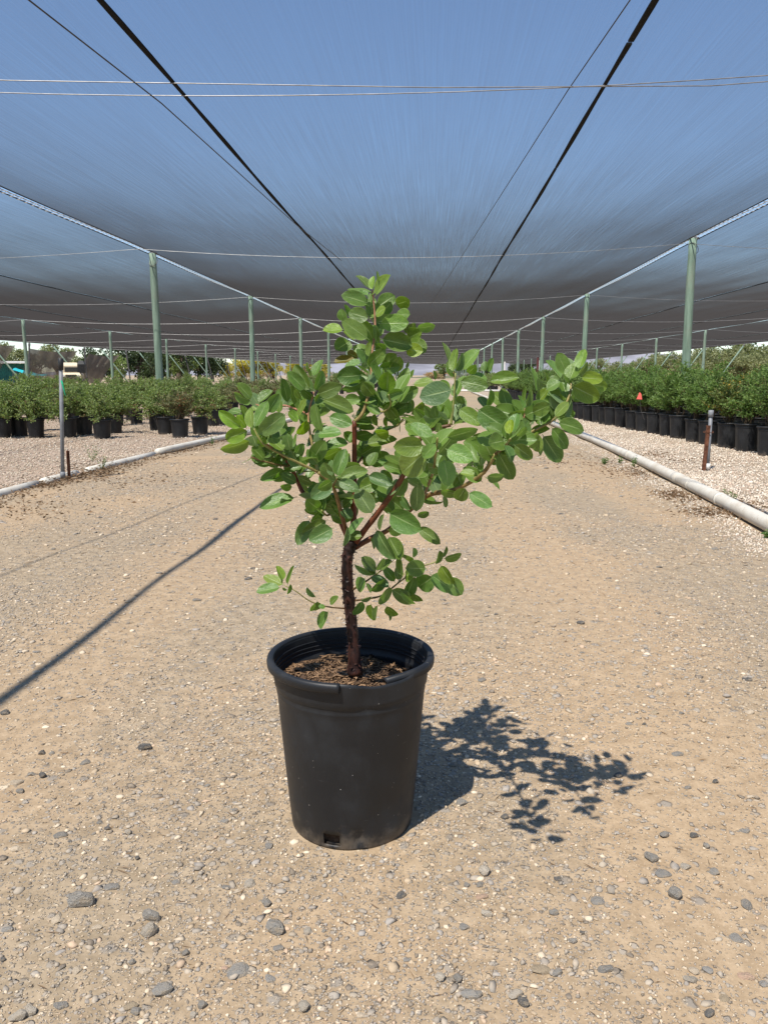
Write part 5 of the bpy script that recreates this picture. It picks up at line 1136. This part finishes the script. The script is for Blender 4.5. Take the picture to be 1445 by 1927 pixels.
for px, Y, top in [(430, 185, 684), (455, 190, 676), (485, 192, 672), (515, 195, 675), (545, 188, 678), (575, 198, 680), (600, 200, 684)]:
    tree('yellow', px, Y, top, 'bushy tree in bright yellow bloom beyond the end of the canopy', 'yellow blooming trees', rnd.uniform(1.3, 1.8))
for px, Y, top in [(835, 210, 676), (862, 205, 672), (885, 215, 680)]: tree('green', px, Y, top, 'soft green tree standing beyond the far end of the road', 'green trees at the road end', 1.2)
for px, Y, top in [(975, 200, 672), (1000, 205, 668), (745, 230, 684), (915, 230, 684)]: tree('dark', px, Y, top, 'dark rounded tree near the far end of the road', 'dark trees at the road end', 1.1)
for px, Y, top in [(1120, 165, 676), (1150, 158, 679), (1185, 150, 678), (1215, 140, 672), (1245, 128, 669), (1270, 118, 667), (1300, 108, 664), (1325, 112, 659), (1350, 96, 657), (1375, 100, 655), (1400, 88, 652), (1425, 94, 648), (1450, 84, 644), (1480, 90, 640), (1330, 90, 676), (1290, 96, 680), (1420, 80, 668), (1380, 82, 670), (1530, 84, 636)]:
    tree('olive', px, Y, top, 'grey-olive bushy tree on the slope past the leaning poles', 'olive trees on the slope', rnd.uniform(1.1, 1.5))
for px, Y, top in [(1392, 120, 645), (1075, 190, 678)]: tree('dark', px, Y, top, 'darker tree rising above the grey-olive slope trees' if px > 1100 else 'dark tree beyond the far posts of the long pipe row', None, 0.9)
for k_ in range(34):
    px = rnd.uniform(430, 1240); Y = rnd.uniform(192, 260); kd = rnd.choice(['scrub', 'scrub', 'scrub', 'orange', 'olive'])
    tree(kd, px, Y, rnd.uniform(688, 699), {'scrub': 'dry straw-coloured bush on open ground past the canopy', 'orange': 'rusty orange bush on open ground past the canopy', 'olive': 'low olive bush on open ground past the canopy'}[kd], 'bushes past the canopy', rnd.uniform(1.5, 2.4), BM, 'bush')
mb = MB()
# orange soil bank on the slope
pts_ = [(36, 172, 0.3), (42, 170, 3.0), (48, 168, 3.6), (55, 166, 0.3)]
ridge('soil_bank', pts_, 9, plain('orange_soil', (0.46, 0.29, 0.17), 0.95, 0.1), 0.2, 5, 24)
# posts and rail at the far end
def small(name, px, pb, ptop, Y, w, mat, label, cat):
    d = ray(px, 700); x = d.x / d.y * Y; z1 = ony(px, ptop, Y).z; mb = MB(); mb.tube([(0, 0, -0.1), (0, 0, z1 * 0.97), (0, 0, z1)], [w / 2, w / 2, w / 2 * 0.8], 8); mb.tube([(0, 0, z1), (0, 0, z1 + w * 0.4)], [w * 0.6, w * 0.3], 8)
    o = mb.build(name, mat); o.location = (x, Y, 0); tag(o, label, cat)
small('red_post', 1011, 0, 672, 120, 0.35, M['redpost'], 'dark red post near the far end of the road', 'post')
small('white_post', 1014.5, 0, 680, 126, 0.3, M['white'], 'white post right behind the dark red post', 'post')
small('white_post', 1020, 0, 688, 96, 0.22, M['white'], 'short white post in front of the dark red post', 'post')
small('white_post', 949, 0, 682, 130, 0.25, M['white'], 'slim white post by dry bushes at the road end', 'post')
e = empty('white_rail', (2.3, 36, 0)); tag(e, 'low white rail across the bed at the far end of the long pipe', 'rail')
mb = MB(); mb.tube([(-1.6, 0, 0.30), (1.4, 0, 0.30)], 0.045, 10); mb.build('rail_bar', M['white'], e, True)
for x in (-1.3, 1.2): mb = MB(); mb.tube([(x, 0, -0.1), (x, 0, 0.26)], 0.045, 8); mb.build('leg', M['white'], e, True)

# ---- corrugated shed, tarp, vehicle (beyond the curtains)
d = ray(20, 700); ys_ = 78.0; xs_ = d.x / d.y * ys_
e = empty('metal_shed', (xs_ - 2.6, ys_, 0), math.radians(24)); tag(e, 'dark teal corrugated metal shed with pale flat roof', 'shed')
mb = MB(); n = 120; V = []; Fc = []
for i in range(n + 1):
    x = -4 + 8 * i / n; y = -1.5 + 0.035 * math.sin(i * math.pi / 1.5)
    V += [(x, y, -0.05), (x, y, 2.15)]
Fc = [(2 * i, 2 * i + 2, 2 * i + 3, 2 * i + 1) for i in range(n)]; mb.add(V, Fc); mb.box((0, 0.35, 1.05), (7.9, 3.5, 2.2)); mb.build('wall', M['teal'], e)
mb = MB(); mb.box((0, 0.1, 2.36), (8.6, 4.6, 0.10)); mb.box((0, -2.2, 2.28), (8.6, 0.06, 0.18)); mb.build('roof', M['white'], e)
for x in (-4.02, 0.9, 4.02): mb = MB(); mb.box((x, -1.56, 1.07), (0.12, 0.12, 2.15)); mb.build('corner_post', M['teal'], e)
d = ray(58, 700); yt = 74.0; xt = d.x / d.y * yt
P = []; n = 12
for i in range(n + 1):
    for j in range(n + 1):
        u_, v = i / n, j / n; P.append((-1.45 + 2.9 * u_, -0.8 + 1.6 * v, 1.75 - 0.62 * u_ - 0.18 * math.sin(math.pi * u_) + 0.05 * math.sin(u_ * 9 + v * 4) - 0.25 * (1 - v)))
ii = np.arange(len(P)).reshape(n + 1, n + 1); Fq = np.stack([ii[:-1, :-1].ravel(), ii[1:, :-1].ravel(), ii[1:, 1:].ravel(), ii[:-1, 1:].ravel()], 1)
e = empty('tarp_shelter', (xt, yt, 0), math.radians(18)); tag(e, 'bright turquoise tarp stretched low on poles beside the shed', 'tarp'); link('tarp', np_mesh('tarp', np.array(P), Fq, M['tarp'], smooth=True), e)
for x, y, z in ((-1.42, -0.78, 1.46), (-1.42, 0.78, 1.72), (1.42, -0.78, 0.86), (1.42, 0.78, 1.1)): mb = MB(); mb.tube([(x, y, -0.05), (x, y, z)], 0.025, 6); mb.build('pole', M['steel'], e)
d = ray(137, 700); yv = 70.0; xv = d.x / d.y * yv
e = empty('utility_vehicle', (xv, yv, 0), math.radians(20)); tag(e, 'cream utility vehicle with black hood seen between the mesh curtains', 'vehicle')
def bev(mb, c, s, t_=0.18):
    x, y, z = [q / 2 for q in s]; cx, cy, cz = c; k_ = 1 - t_
    mb.add([(cx - x, cy - y, cz - z), (cx + x, cy - y, cz - z), (cx + x, cy + y, cz - z), (cx - x, cy + y, cz - z), (cx - x, cy - y, cz + z * .4), (cx + x, cy - y, cz + z * .4), (cx + x, cy + y, cz + z * .4), (cx - x, cy + y, cz + z * .4), (cx - x * k_, cy - y * k_, cz + z), (cx + x * k_, cy - y * k_, cz + z), (cx + x * k_, cy + y * k_, cz + z), (cx - x * k_, cy + y * k_, cz + z)],
           [(0, 3, 2, 1), (0, 1, 5, 4), (1, 2, 6, 5), (2, 3, 7, 6), (3, 0, 4, 7), (4, 5, 9, 8), (5, 6, 10, 9), (6, 7, 11, 10), (7, 4, 8, 11), (8, 9, 10, 11)])
mb = MB(); bev(mb, (0, 0, 0.85), (1.7, 3.4, 0.75)); mb.build('body', M['cream'], e)
mb = MB(); bev(mb, (-0.1, -0.3, 1.65), (1.5, 1.7, 0.95), 0.22); cab = mb.build('cab', M['cream'], e)
for y in (-1.19,): mb = MB(); mb.box((0.0, y + 0.02, 1.5), (1.1, 0.04, 0.42)); mb.build('window', M['glass'], cab)
mb = MB(); mb.box((-0.88, -0.3, 1.52), (0.05, 1.1, 0.4)); mb.build('window', M['glass'], cab)
mb = MB(); bev(mb, (0.86, -0.5, 1.75), (0.62, 1.5, 1.1), 0.4); mb.build('black_hood', M['black'], e)
mb = MB(); mb.box((0, -1.73, 0.62), (1.72, 0.1, 0.2)); mb.build('bumper', M['black'], e)
mb = MB(); mb.box((0, -1.715, 0.92), (0.9, 0.06, 0.25)); mb.build('grille', M['glass'], e)
for x in (-0.62, 0.62): mb = MB(); mb.lathe([(0.001, 0), (0.11, 0), (0.11, 0.05), (0.001, 0.06)], 12); mb.v = [(x + a, -1.70 - c, 0.95 + b) for a, b, c in mb.v]; mb.build('headlight', M['white'], e)
for x in (-0.78, 0.78):
    for y in (-1.1, 1.1):
        mb = MB(); mb.lathe([(0.001, -0.11), (0.2, -0.11), (0.34, -0.10), (0.36, -0.05), (0.36, 0.05), (0.34, 0.10), (0.2, 0.11), (0.001, 0.11)], 18); mb.v = [(x + c, y + a, 0.34 + b) for a, b, c in mb.v]; w_ = mb.build('wheel', M['black'], e)
        mb = MB(); mb.lathe([(0.001, 0.115), (0.18, 0.115), (0.18, 0.125), (0.001, 0.13)], 14); sg = 1 if x > 0 else -1; mb.v = [(x + sg * c, y + a, 0.34 + b) for a, b, c in mb.v]; mb.build('rim', M['steel'], w_)

print('objects', len(bpy.data.objects))
